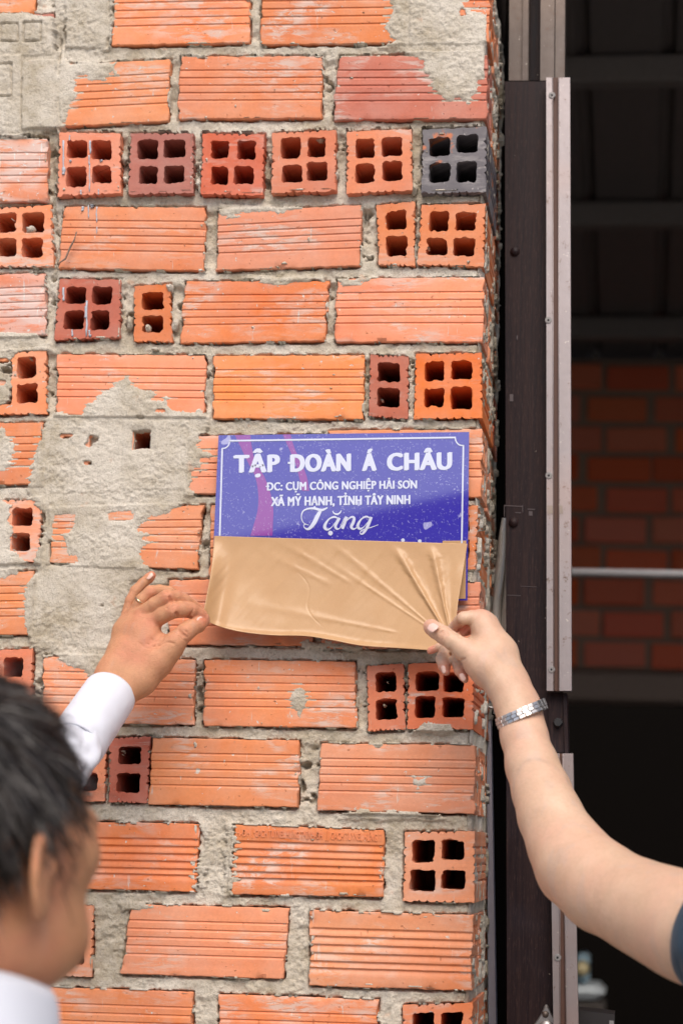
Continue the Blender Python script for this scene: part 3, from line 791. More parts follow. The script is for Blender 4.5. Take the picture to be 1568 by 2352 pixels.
# metal roof over the room
M['sheet'] = simple('roof_sheet', (.20,.175,.165), .7, .05)
M['purlin'] = simple('roof_purlin', (.25,.225,.21), .8, .0)
ya, za, yb_, zb_ = 3.62, zt+.03, .30, 1.66
roof = empty('metal_roof', Vector((1.2,2,za)), 'dark corrugated metal roof on grey purlins above the far brick wall', 'roof')
def sheet(x0, x1, dz):
    V=[];F=[];n=int((x1-x0)/.0125)
    for i in range(n+1):
        x = x0+(x1-x0)*i/n; ph = ((x*1000)%190)/190
        h = .026*(sstep(0,.06,np.array(ph))-sstep(.14,.2,np.array(ph)))
        for (y,z) in ((ya,za),(yb_,zb_)):
            V.append((x,y,z+h+dz)); V.append((x,y,z+h+dz+.0015))
    for i in range(n):
        k=i*4; F += [[k,k+4,k+6,k+2],[k+1,k+3,k+7,k+5]]
    return V,F
x = -2.1; j=0
while x < 3.2:
    V,F = sheet(x, min(x+.96,3.2), .012+.003*(j%2)); o = mesh_obj('roof_sheet', V, F, M['sheet']); setpar(o, roof); x += .93; j += 1
for yy in (3.3,2.62,1.95,1.28,.62):
    z = za+(zb_-za)*(ya-yy)/(ya-yb_)
    MB().box((-2.15,yy,z-.062),(3.18,yy+.05,z-.001),.003).build('purlin', M['purlin'], roof)
for xx in (1.02,1.62,2.25):
    MB().quadbox([(xx,ya,za-.145),(xx+.05,ya,za-.145),(xx+.05,ya,za-.064),(xx,ya,za-.064)],[(xx,yb_,zb_-.145),(xx+.05,yb_,zb_-.145),(xx+.05,yb_,zb_-.064),(xx,yb_,zb_-.064)]).build('rafter', M['purlin'], roof)

# things at the back of the room, blurred
M['blueplastic'] = simple('blue_grey_plastic', (.45,.62,.70), .4)
M['whiteplastic'] = simple('white_plastic', (.80,.86,.88), .35)
yk = 2.3
c0 = P(1335,2262,yk)
t = empty('water_dispenser', Vector((c0.x,yk,GZ0)), 'pale blue and white appliance low in the dark room beside the metal strip', 'appliance')
a = P(1322,2190,yk); b = P(1352,2262,yk); d = P(1410,2300,yk)
MB().box((a.x,yk,b.z),(b.x,yk+.14,a.z),.01).build('column', M['blueplastic'], t)
MB().box((a.x-.05,yk-.02,d.z),(d.x-.02,yk+.2,b.z-.002),.015).build('tray', M['whiteplastic'], t)
MB().box((a.x-.05,yk,GZ0+.012),(d.x-.02,yk+.2,d.z-.002),.01).build('cabinet', M['render_wall'], t)
gm = simple('brass_knob', (.75,.62,.35), .35)
k_ = P(1336,2226,yk-.03); MB().tube([(k_.x,yk-.045,k_.z),(k_.x,yk-.001,k_.z)], [.012,.018], 16).build('knob', gm, t, True)

# ------------------------------------------------------------------ door post right of the pillar
def wood_mat():
    t = NT('dark_grained_steel'); g = t.n('NewGeometry').outputs['Position']
    v = t.mapping(g, (260, 260, 6)); n1 = t.noise(v, 1.0, 5, .7); n2 = t.noise(t.mapping(g,(900,900,55)), 1.0, 3, .7)
    big = t.noise(g, 7, 3, .5)
    c = t.mix(t.ramp(n1,.35,.7), (.009,.004,.006), (.028,.013,.012))
    c = t.mix(t.math('MULTIPLY', t.ramp(n2,.55,.7), .45), c, (.10,.055,.042))
    c = t.mix(t.math('MULTIPLY', t.ramp(big,.5,.75), .3), c, (.05,.05,.07))
    c = t.mix(t.ramp(t.noise(g,170,2,.5),.76,.79), c, (.32,.27,.22))
    t.set(Base_Color=c, Roughness=t.math('MULTIPLY_ADD', n1, .25, .42), Specular_IOR_Level=.22); t.bump(n1,.25,.0006); return t.m
M['wood'] = wood_mat()
def alu_mat(name, c1, c2, r=.38, warm=(.55,.30,.20)):
    t = NT(name); g = t.n('NewGeometry').outputs['Position']
    v = t.noise(t.mapping(g,(40,40,3)), 1.0, 4, .6); fl = t.noise(g, 90, 5, .7)
    c = t.mix(v, c1, c2); c = t.mix(t.ramp(fl,.60,.72), c, (.15,.10,.08)); c = t.mix(t.ramp(t.noise(g,240,2,.5),.72,.76), c, (.55,.50,.45)); c = t.mix(t.math('MULTIPLY',t.ramp(t.noise(g,4,3,.5),.5,.7),.35), c, warm)
    t.set(Base_Color=c, Roughness=t.math('MULTIPLY_ADD', fl, .3, r-.1), Metallic=.75); t.bump(t.math('ADD', fl, t.math('MULTIPLY', t.noise(t.mapping(g,(30,30,9)),1.0,2,.5), 3.0)),.35,.0007); return t.m
M['alu'] = alu_mat('worn_aluminium', (.28,.24,.235), (.43,.375,.37), .42)
M['rail'] = alu_mat('dull_rail', (.10,.08,.07), (.17,.14,.125), .5, (.25,.18,.14))
M['groove'] = simple('strip_groove', (.10,.045,.03), .6)
M['rivet'] = simple('rivet_steel', (.42,.40,.39), .4, .8)
M['black'+'_rubber'] = simple('dark_gap', (.02,.02,.022), .8)
YP = .17
door = empty('door_post', Vector((P(1205,1300,YP).x, YP+.03, GZ0)), 'dark brown grained metal door post standing right of the brick pillar', 'post')
zbt = GZ0+.001
def ppost(xt0,xt1,yt,xb0,xb1,yb,Y,dep):
    a,b,c,d = P(xt0,yt,Y),P(xt1,yt,Y),P(xb1,yb,Y),P(xb0,yb,Y)
    f = [a,b,c,d]; bk = [Vector((v.x,v.y+dep,v.z)) for v in f]
    return f,bk
f,bk = ppost(1159,1257,186,1164,1269,2500,YP,.05)
MB().quadbox(f,bk).build('post', M['wood'], door)
a_,b_ = f[3],f[2]
MB().box((a_.x,YP,zbt),(b_.x,YP+.05,a_.z-.002)).build('post', M['wood'], door)
for (x,y) in ((1182,577),(1179,1200)):
    p = P(x,y,YP); MB().tube([(p.x,YP-.003,p.z),(p.x,YP+.002,p.z)], [.0055,.0068], 18).build('bolt', M['wood'], door, True)
# upper rails above the post
for (x0,x1,Y,nm) in ((1168,1213,.19,'rail'),(1240,1272,.19,'rail'),(1274,1296,.196,'rail')):
    f,bk = ppost(x0+2,x1+2,-160,x0,x1,184,Y,.04); MB().quadbox(f,bk).build(nm, M['rail'], door)
f,bk = ppost(1202,1214,-160,1199,1211,184,.185,.004); MB().quadbox(f,bk).build('rail_lip', M['rail'], door)
f,bk = ppost(1205,1250,-160,1205,1250,184,.225,.004); MB().quadbox(f,bk).build('rail_back', M['wood'], door)
# the two aluminium strips with a sunk groove
def strip(yt, yb, xt, xb, label):
    t = empty('metal_strip', Vector((P(xb[0],yb,YP-.02).x,YP-.01,P(xb[0],yb,YP-.02).z)), label, 'strip', None)
    Y = YP-.022
    for (i,j,Yo,dep,mt,nm) in ((0,1,0,.018,'alu','flange'),(1,2,.0035,.012,'groove','groove'),(2,3,0,.020,'alu','flange')):
        f,bk = ppost(xt[i],xt[j],yt,xb[i],xb[j],yb,Y+Yo,dep); MB().quadbox(f,bk).build(nm, M[mt], t)
    for e in (1,2):   # rolled lips beside the groove
        a = P(xt[e],yt,Y-.0005); b = P(xb[e],yb,Y-.0005); MB().tube([a,b], .0007, 8).build('groove_lip', M['alu'], t, True)
    return t, Y
s1,Y1 = strip(177,1587,(1254,1268.5,1282.5,1308.5),(1255,1271.5,1283,1312),'upper pale aluminium strip with a dark sunk groove and rivets, ending above the bracelet')
s2,Y2 = strip(1731,2520,(1261,1283,1292,1315.5),(1273,1287,1302,1331),'lower aluminium strip reflecting warm light, reaching out of the frame below the elbow')
M['washer'] = simple('washer_grey', (.26,.245,.24), .65, .3)
def rivet(x,y,Y,t):
    p = P(x,y,Y); 
    MB().tube([(p.x,Y-.0011,p.z),(p.x,Y-.0009,p.z),(p.x,Y+.001,p.z)], [.0036,.0043,.0045], 22).build('rivet', M['washer'], t, False)
    MB().tube([(p.x,Y-.0014,p.z),(p.x,Y-.0009,p.z)], .0013, 10).build('rivet_pin', M['black_rubber'], t, True)
for (x,y) in ((1267,218),(1259,735),(1260,1092),(1266,1538)): rivet(x,y,Y1,s1)
for (x,y) in ((1280,2200),): rivet(x,y,Y2,s2)
# dark box profile and hinge between the two strips
f,bk = ppost(1258,1292,1590,1262,1296,1729,YP-.004,.05); MB().quadbox(f,bk).build('hinge_plate', M['wood'], door)
f,bk = ppost(1292.5,1301,1592,1296.5,1305,1735,YP-.008,.05); MB().quadbox(f,bk).build('hinge_edge', M['wood'], door)
p = P(1281,1660,YP-.006); MB().tube([(p.x,YP-.012,p.z),(p.x,YP,p.z)], [.005,.007], 6).build('hinge_bolt', M['black_rubber'], door)
# pull plate at the bottom, pear-shaped with a cylinder in it
t = empty('lock_plate', P(1254,2352,YP-.012), 'steel pear shaped lock plate screwed on the dark post at the bottom edge', 'lock')
pts = []
for k in range(40):
    a = 2*math.pi*k/40; x = math.cos(a); y = math.sin(a)
    w = 12+ (26*sstep(0.9,-.4,np.array(y)) if True else 0); pts.append((1254+x*w, 2362-y*54))
V=[];F=[]; n=40
for (Y,s_) in ((YP-.001,1.0),(YP-.005,1.0),(YP-.0075,.9)):
    for (x,y) in pts: V.append(P(1254+(x-1254)*s_, 2362+(y-2362)*s_, Y))
for r_ in range(2):
    for k in range(n): F.append([r_*n+k,r_*n+(k+1)%n,(r_+1)*n+(k+1)%n,(r_+1)*n+k])
F.append([2*n+k for k in range(n)])
MB().add(V,F).build('plate', M['rivet'], t, False)
p = P(1254,2364,YP-.008); MB().tube([(p.x,YP-.013,p.z),(p.x,YP-.006,p.z)], [.0095,.0105], 28).build('cylinder', M['rivet'], t, True)
p = P(1252,2331,YP-.008); MB().tube([(p.x,YP-.0095,p.z),(p.x,YP-.006,p.z)], [.003,.005], 18).build('screw', M['rail'], t, True)
# dark steel box corner right of the lower strip
f,bk = ppost(1326,1411,2325,1326,1408,2520,YP+.03,.06)
f[1] = P(1411,2331,YP+.03); bk[1] = f[1]+Vector((0,.06,0)); f[0]=P(1327,2321,YP+.03); bk[0]=f[0]+Vector((0,.06,0))
t = empty('latch_box', Vector((f[3].x,YP+.05,f[3].z)), 'scratched dark steel box beside the lower aluminium strip at the bottom edge', 'box')
MB().quadbox(f,bk).build('housing', simple('dark_steel',(.045,.04,.04),.45,.6,bump=(200,.3,.001)), t)
q_=[P(1399,2345,YP+.029),P(1409,2346,YP+.029),P(1408,2500,YP+.029),P(1398,2500,YP+.029)]
MB().quadbox(q_,[v+Vector((0,.001,0)) for v in q_]).build('edge_bead', M['rivet'], t)

# grey flat pipe down the back corner of the pillar, and the curtain in the gap
M['greypipe'] = simple('grey_plastic', (.36,.34,.40), .5)
f,bk = ppost(1116,1124.5,1540,1123,1142,2520,.245,.02)
o = MB().quadbox(f,bk).build('grey_channel', M['greypipe'], None)
o2 = None
props(o, 'blue grey plastic channel running down the back corner of the brick pillar', 'channel')
V=[];F=[];nn=30;mm=14
for i in range(nn+1):
    py_ = 1190+ (1640-1190)*i/nn
    for j in range(mm+1):
        u = j/mm; px_ = 1134+ u*34 + 5*math.sin(i*.33)*(1-u)
        if i < 10: px_ = max(px_, 1156-(i)*2.6)
        V.append(P(px_, py_, .262+.010*math.sin(u*9+i*.18)+.006*math.sin(i*.5+u*3)))
for i in range(nn):
    for j in range(mm):
        k=i*(mm+1)+j; F.append([k,k+1,k+mm+2,k+mm+1])
o = mesh_obj('curtain', V, F, simple('grey_white_cloth',(.75,.71,.66),.9), None, True)
md = o.modifiers.new('s','SOLIDIFY'); md.thickness = .002
props(o, 'grey white curtain edge bunched in the gap between pillar and dark post', 'curtain')
p = P(1130,1611,.235)
V=[];F=[]
for i in range(24):
    a=2*math.pi*i/24
    for j in range(8):
        b=2*math.pi*j/8; rr=.0085+.0022*math.cos(b); V.append((p.x+rr*math.cos(a), .235+.002*math.sin(b), p.z+rr*math.sin(a)))
for i in range(24):
    for j in range(8): F.append([i*8+j,i*8+(j+1)%8,((i+1)%24)*8+(j+1)%8,((i+1)%24)*8+j])
o = mesh_obj('metal_ring', V, F, M['rivet'], None, True); props(o,'small steel ring in the gap beside the woman\'s wrist','ring')
slab('gap_shade_sheet', (P(1128,1176,.28).x,.30,GZ0+.012), (P(1250,1176,.28).x,.32,1.5), M['room_shade'])  # black sheet added behind the gap, standing in for the shade of the room

# ------------------------------------------------------------------ sign board
YS = -.013
SB = [(502,999.5),(1077,992),(1073,1379),(484,1385)]
def Sg(u, v, Y): # board coordinates 0..1
    x = (SB[0][0]*(1-u)+SB[1][0]*u)*(1-v)+(SB[3][0]*(1-u)+SB[2][0]*u)*v
    y = (SB[0][1]*(1-u)+SB[1][1]*u)*(1-v)+(SB[3][1]*(1-u)+SB[2][1]*u)*v
    return P(x,y,Y)
sign = empty('sign_board', Sg(.5,1,YS), 'glossy purple blue sign board with white Vietnamese lettering held against the bricks', 'sign')
def sign_mat(name, c, dust=1.0):
    t = NT(name); g = t.n('NewGeometry').outputs['Position']
    a = t.ramp(t.noise(g, 420, 3, .7), .60, .67); b = t.ramp(t.noise(g, 150, 3, .6, .5), .665, .70)
    d = t.ramp(t.noise(g, 9, 3, .6), .35, .65); drops = t.ramp(t.noise(t.mapping(g,(1,1,.7)), 62, 1, .4), .74, .752)
    film = t.ramp(t.noise(g, 3.2, 3, .5, .6), .3, .8)
    m_ = t.math('MINIMUM', t.math('ADD', t.math('MULTIPLY', t.math('ADD', a, b), t.math('MULTIPLY_ADD', d, .45, .08)), t.math('MULTIPLY', drops, .5)), .8)
    c = t.mix(t.math('MULTIPLY', film, .03*dust), c, (.45,.45,.75)); c = t.mix(t.math('MULTIPLY', m_, dust), c, (.62,.62,.85))
    t.set(Base_Color=c, Roughness=.30, IOR=1.5, Coat_Weight=1.0, Coat_Roughness=.03, Coat_IOR=1.95)
    t.bump(m_, .25, .0003); return t.m
M['sign'] = sign_mat('sign_purple', (.016,.004,.33))
M['signrefl'] = sign_mat('magenta_reflection', (.22,.0,.28))  # colour of the mirrored magenta bands, painted on
M['signtxt'] = sign_mat('sign_white', (.60,.62,.76), .5)
f = [Sg(0,0,YS),Sg(1,0,YS),Sg(1,1,YS),Sg(0,1,YS)]
MB().quadbox(f,[v+Vector((0,.003,0)) for v in f]).build('panel', M['sign'], sign)
def ribbon(name, left, right, mat, dy=-.00025):
    n = len(left); V=[P(x,y,YS+dy) for x,y in left]+[P(x,y,YS+dy) for x,y in right]
    return mesh_obj(name, V, [[i,i+1,n+i+1,n+i] for i in range(n-1)], mat)
def zc(l): return [(428.7+.4687*x, 949.3+.4687*y) for x,y in l]
def spl(pts, n=8):   # catmull-rom
    p = [pts[0]]+list(pts)+[pts[-1]]; out=[]
    for i in range(1,len(p)-2):
        for k in range(n):
            t=k/n; out.append(tuple(.5*((2*p[i][d])+(-p[i-1][d]+p[i+1][d])*t+(2*p[i-1][d]-5*p[i][d]+4*p[i+1][d]-p[i+2][d])*t*t+(-p[i-1][d]+3*p[i][d]-3*p[i+1][d]+p[i+2][d])*t**3) for d in range(len(pts[0]))))
    out.append(tuple(pts[-1])); return out
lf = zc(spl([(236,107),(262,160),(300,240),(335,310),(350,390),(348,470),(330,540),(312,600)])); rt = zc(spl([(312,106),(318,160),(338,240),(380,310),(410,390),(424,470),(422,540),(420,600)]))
setpar(ribbon('painted_reflection', lf, rt, M['signrefl']), sign)  # magenta reflections on the gloss, drawn as flat coloured shapes
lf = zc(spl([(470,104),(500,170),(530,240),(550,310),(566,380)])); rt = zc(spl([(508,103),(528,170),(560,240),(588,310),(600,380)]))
setpar(ribbon('painted_reflection', lf, rt, M['signrefl']), sign)
def stroke(pts, w, parent, name='lettering', dy=-.0006, n=8, mat=None):
    q = spl([(x,y,ww) for (x,y),ww in zip(pts, w if hasattr(w,'__len__') else [w]*len(pts))], n) if n>1 else [(x,y,w) for x,y in pts]
    L=[];Rr=[]
    for i,(x,y,ww) in enumerate(q):
        a=q[max(0,i-1)]; b=q[min(len(q)-1,i+1)]; dx,dy_=b[0]-a[0],b[1]-a[1]; l=math.hypot(dx,dy_) or 1
        nx,ny=-dy_/l*ww/2,dx/l*ww/2; L.append((x+nx,y+ny)); Rr.append((x-nx,y-ny))
    o = ribbon(name, zc(L), zc(Rr), mat or M['signtxt'], dy); setpar(o,parent); return o
stroke([(162,600),(174,172)], 8, sign, 'border_line', n=1); stroke([(172,172),(188,170),(202,160),(209,146),(210,130)], 6, sign, 'border_line', n=5)
stroke([(207,134),(1318,118)], 8, sign, 'border_line', n=1); stroke([(1315,118),(1318,134),(1327,148),(1340,156),(1358,157)], 6, sign, 'border_line', n=5)
stroke([(1355,155),(1347,637)], 8, sign, 'border_line', n=1)
sl1 = -.0145
def stext(body, x0, x1, yc, yb, off, spc=1.0):
    V,F = text_mesh(body, 0, 0, spacing=1.0+off*1.6); ref,_ = text_mesh('H', 0, 0)
    a0,a1 = V[:,0].min(), V[:,0].max(); h = ref[:,1].max(); cap = yb-yc; o_ = off*cap*1.35
    allV=[];allF=[]
    for q,(dx,dy) in enumerate(((-1,0),(1,0),(-.5,0),(.5,0),(0,.45),(0,-.45),(-1,.35),(1,-.35))):
        X = x0+o_+(V[:,0]-a0)/(a1-a0)*(x1-x0-2*o_)+dx*o_; Yy = yb-V[:,1]/h*cap+dy*o_+sl1*(X-x0)
        W = Pn(X, Yy, YS-.0004-.00002*q); b=len(allV)*len(V); allV.append(W); allF += [[b+i for i in f] for f in F]
    o = mesh_obj('lettering', np.concatenate(allV), allF, M['signtxt']); setpar(o, sign); return o
stext('TẬP', 536, 643, 1046.5, 1084.5, .062); stext('DOÀN', 666, 806, 1044.8, 1082.6, .062); stext('Á', 831, 865, 1042.6, 1080.4, .062); stext('CHÂU', 888, 1038, 1041.8, 1079.5, .062)
for (x_,y_,w_) in ((661,1063,14),(610.5,1117,8)): stroke([((x_-428.7)/.4687,(y_-949.3)/.4687),((x_+w_-428.7)/.4687,(y_-949.3)/.4687)], 10 if w_>10 else 5.5, sign, n=1, dy=-.0008)
stext('DC: CỤM CÔNG NGHIỆP HẢI SON', 613, 957.5, 1108.5, 1126.3, .042)
stroke([(1088,320),(1093,326),(1092,333),(1085,337)], 4, sign, n=4, dy=-.0008)
stext('XÃ MỸ HẠNH, TỈNH TÂY NINH', 622, 942, 1142, 1162, .042)
# script word, drawn as pen strokes: T
stroke([(655,478),(640,505),(622,540),(598,566),(578,562),(574,548),(584,542)], [14,20,20,13,5,4,6], sign)
stroke([(598,548),(574,538),(562,512),(568,482),(592,468),(625,466),(660,474),(690,462)], [3,3,4,6,8,11,12,5], sign)
stroke([(742,516),(724,508),(700,516),(682,538),(676,558),(688,570),(708,560),(728,534)], [4,9,7,12,16,10,4,3], sign)      # a
stroke([(748,512),(738,530),(728,552),(736,567),(750,562),(762,546)], [14,15,14,9,4,3], sign)
stroke([(715,479),(722,490),(736,494),(750,488),(757,476)], [4,6,8,6,4], sign)
stroke([(703,577),(706,600)], [2,2], sign)
def dotm(x,y,r):
    c=[(x+r*math.cos(2*math.pi*k/20), y+r*math.sin(2*math.pi*k/20)) for k in range(20)]; V=[P(a,b,YS-.0007) for a,b in zc(c)]
    o=mesh_obj('lettering',V,[list(range(20))],M['signtxt']); setpar(o,sign)
dotm(704,587,11.5); dotm(1059,622,9); dotm(1141,627,9)
stroke([(752,556),(770,520),(782,508)], [3,5,11], sign); stroke([(786,508),(774,536),(762,566)], [10,15,14], sign)                # n
stroke([(770,545),(790,520),(808,508),(820,514),(816,534),(806,556),(816,567),(832,560),(846,544)], [3,5,10,13,15,14,9,4,3], sign)
stroke([(898,514),(880,506),(858,516),(842,538),(838,556),(850,566),(868,556),(886,534)], [4,9,7,12,15,10,4,3], sign)          # g
stroke([(904,508),(894,534),(882,562),(866,586),(854,592),(850,582),(866,570),(900,560),(938,546)], [14,15,14,11,6,5,5,4,3], sign)

# ------------------------------------------------------------------ brown cover sheet being pulled off
def paper_mat():
    t = NT('brown_glossy_paper'); g = t.n('NewGeometry').outputs['Position']
    n1 = t.noise(g, 30, 5, .6); n2 = t.noise(g, 700, 2, .6); n3 = t.noise(t.mapping(g,(1,1,1),(0,0,0),(0,R(35),0)), 6, 4, .6)
    c = t.mix(n1, (.45,.25,.11), (.52,.315,.155)); c = t.mix(t.math('MULTIPLY',t.ramp(n2,.5,.7),.2), c, (.42,.22,.09)); c = t.mix(t.math('MULTIPLY',t.ramp(n3,.55,.7),.25), c, (.58,.40,.25))
    t.set(Base_Color=c, Roughness=.62, Specular_IOR_Level=.3, Coat_Weight=.42, Coat_Roughness=.17, Coat_IOR=1.5); t.bump(t.math('ADD', t.noise(g,60,5,.7), t.math('MULTIPLY', t.noise(t.mapping(g,(60,60,14),(0,0,0),(0,R(48),0)),1.0,3,.6,1.2), .9)),.3,.0008); return t.m
M['paper'] = paper_mat()
NU,NV = 300,170
u = np.linspace(0,1,NU)[None,:]; v = np.linspace(0,1,NV)[:,None]
def poly_at(pts, t):
    pts=np.array(pts,float); d=np.r_[0,np.cumsum(np.hypot(*np.diff(pts,axis=0).T))]; d/=d[-1]
    return np.interp(t,d,pts[:,0]), np.interp(t,d,pts[:,1])
tx,ty = poly_at([(492,1231),(1073,1249)], u); bx,by = poly_at(spl([(467,1408),(482,1430),(540,1449),(620,1459),(700,1461),(760,1470),(830,1483),(920,1489),(1004,1493),(1030,1478)]), u)
lx,ly = poly_at(spl([(492,1231),(486,1300),(476,1360),(467,1408)]), v); rx,ry = poly_at(spl([(1073,1249),(1062,1320),(1052,1380),(1046,1425),(1030,1478)]), v)
c00=(492,1231);c10=(1073,1249);c01=(467,1408);c11=(1030,1478)
PX = (1-v)*tx+v*bx+(1-u)*lx+u*rx-((1-u)*(1-v)*c00[0]+u*(1-v)*c10[0]+(1-u)*v*c01[0]+u*v*c11[0])
PY = (1-v)*ty+v*by+(1-u)*ly+u*ry-((1-u)*(1-v)*c00[1]+u*(1-v)*c10[1]+(1-u)*v*c01[1]+u*v*c11[1])
PX=PX+0*u*v; PY=PY+0*u*v
Fx,Fy = 1038,1478
ang = np.degrees(np.arctan2(-(PY-Fy), PX-Fx)); rad_ = np.hypot(PX-Fx, PY-Fy)
def za_(x,y): X,Y_=428.7+.4687*x, 949.3+.4687*y; return math.degrees(math.atan2(-(Y_-Fy), X-Fx))
Yp = -.0165 - .026*v**1.5*(1-.35*np.sin(np.pi*u)) - .010*sstep(.75,1,u)*v
amp = sstep(8,70,rad_)*sstep(0,.16,v)
for (p0,wd,h,ra,rb) in (((1198,650),2.6,.0068,0,330),((1012,640),2.2,.0070,0,330),((1105,640),3.4,-.0032,0,330),((1290,650),3.0,-.0030,0,300),((690,615),1.5,.0052,30,600),((480,640),1.1,.0046,260,680),((500,740),1.1,.0046,300,560),((960,900),1.3,.0046,20,420),((600,990),1.5,.0046,120,520)):
    a0 = za_(*p0); d = (ang-a0+180)%360-180; wnz = 1+.45*fbm(rad_/22+a0, ang/9, 3)
    Yp = Yp - (.52 if h>.006 else .14)*h*np.exp(-(d/wd/wnz)**2)*amp*sstep(rb,rb*.55,rad_)*sstep(ra-1,ra+30,rad_)
Yp = Yp - .0005*fbm(PX/80, PY/60, 2)*sstep(0,.2,v) - .0004*fbm((PX+PY*.8)/20, (PY-PX*.6)/120, 2)*amp
Yp = Yp - .009*np.exp(-((u)/.045)**2)*sstep(.0,.5,v) + .004*np.exp(-((u-.07)/.03)**2)*v       # rolled left edge
Yp = Yp - .004*np.exp(-((v-1)/.03)**2)*np.sin(np.pi*u)
lp = np.abs((PX-Fx*0-690)-(PY-1330)*.42-12*np.sin(PY/19)); Yp = Yp + .0004*np.exp(-(lp/1.8)**2)*sstep(1310,1330,PY)*sstep(1445,1420,PY)
W = Pn(PX, PY, -.05); 
ex = (PX-CX)/FD; ey = (PY-CY)/FD
d = np.stack([ax[0][i]*ex-ax[1][i]*ey+ax[2][i] for i in range(3)],-1); tt = (Yp-CAM.y)/d[...,1]
W = np.stack([CAM[i]+d[...,i]*tt for i in range(3)],-1)
I = np.arange(NU*NV).reshape(NV,NU); F = np.stack([I[:-1,:-1],I[:-1,1:],I[1:,1:],I[1:,:-1]],-1).reshape(-1,4)
o = mesh_obj('paper_sheet', W.reshape(-1,3), F, M['paper'], None, True); md=o.modifiers.new('s','SOLIDIFY'); md.thickness=.0003; md.offset=1
props(o, 'creased brown wrapping paper pulled down off the purple sign by two hands', 'paper')
# remaining strip of backing paper still stuck on the board's lower right
q_=[Sg(.90,.645,YS-.0004),Sg(.993,.645,YS-.0004),Sg(.993,.99,YS-.0004),Sg(.90,.99,YS-.0004)]
o = MB().quadbox(q_,[v_+Vector((0,.0003,0)) for v_ in q_]).build('backing_paper', M['paper'], sign)

M['tape'] = simple('tape_residue', (.085,.065,.065), .35)
for (x0,y0,x1,y1) in ((1157,1160,1200,1162),(1157,1162,1158.5,1187),(1199,1160,1200.5,1176),(1183,1176,1196,1178),(1211,1168,1228,1170),(1214,1174,1222,1184),(1160,1366,1195,1367.2),(1196,1346,1232,1347),(1170,905,1178,921),(1186,770,1188,779)):
    a,b_,c_,d_ = P(x0,y0,YP-.0006),P(x1,y0+(x1-x0)*.05,YP-.0006),P(x1,y1+(x1-x0)*.05,YP-.0006),P(x0,y1,YP-.0006)
    MB().quadbox([a,b_,c_,d_],[v_+Vector((0,.0005,0)) for v_ in (a,b_,c_,d_)]).build('scratch', M['tape'], door)
for (x0,y0,x1,y1,YY,tt_) in ((1256,1161,1268,1180,Y1,s1),(1284,1161,1291,1180,Y1,s1)):
    a,b_,c_,d_ = P(x0,y0,YY-.0005),P(x1,y0,YY-.0005),P(x1+2,y1,YY-.0005),P(x0,y1,YY-.0005)
    MB().quadbox([a,b_,c_,d_],[v_+Vector((0,.0004,0)) for v_ in (a,b_,c_,d_)]).build('tape_scrap', simple('old_tape',(.30,.24,.20),.4), tt_)
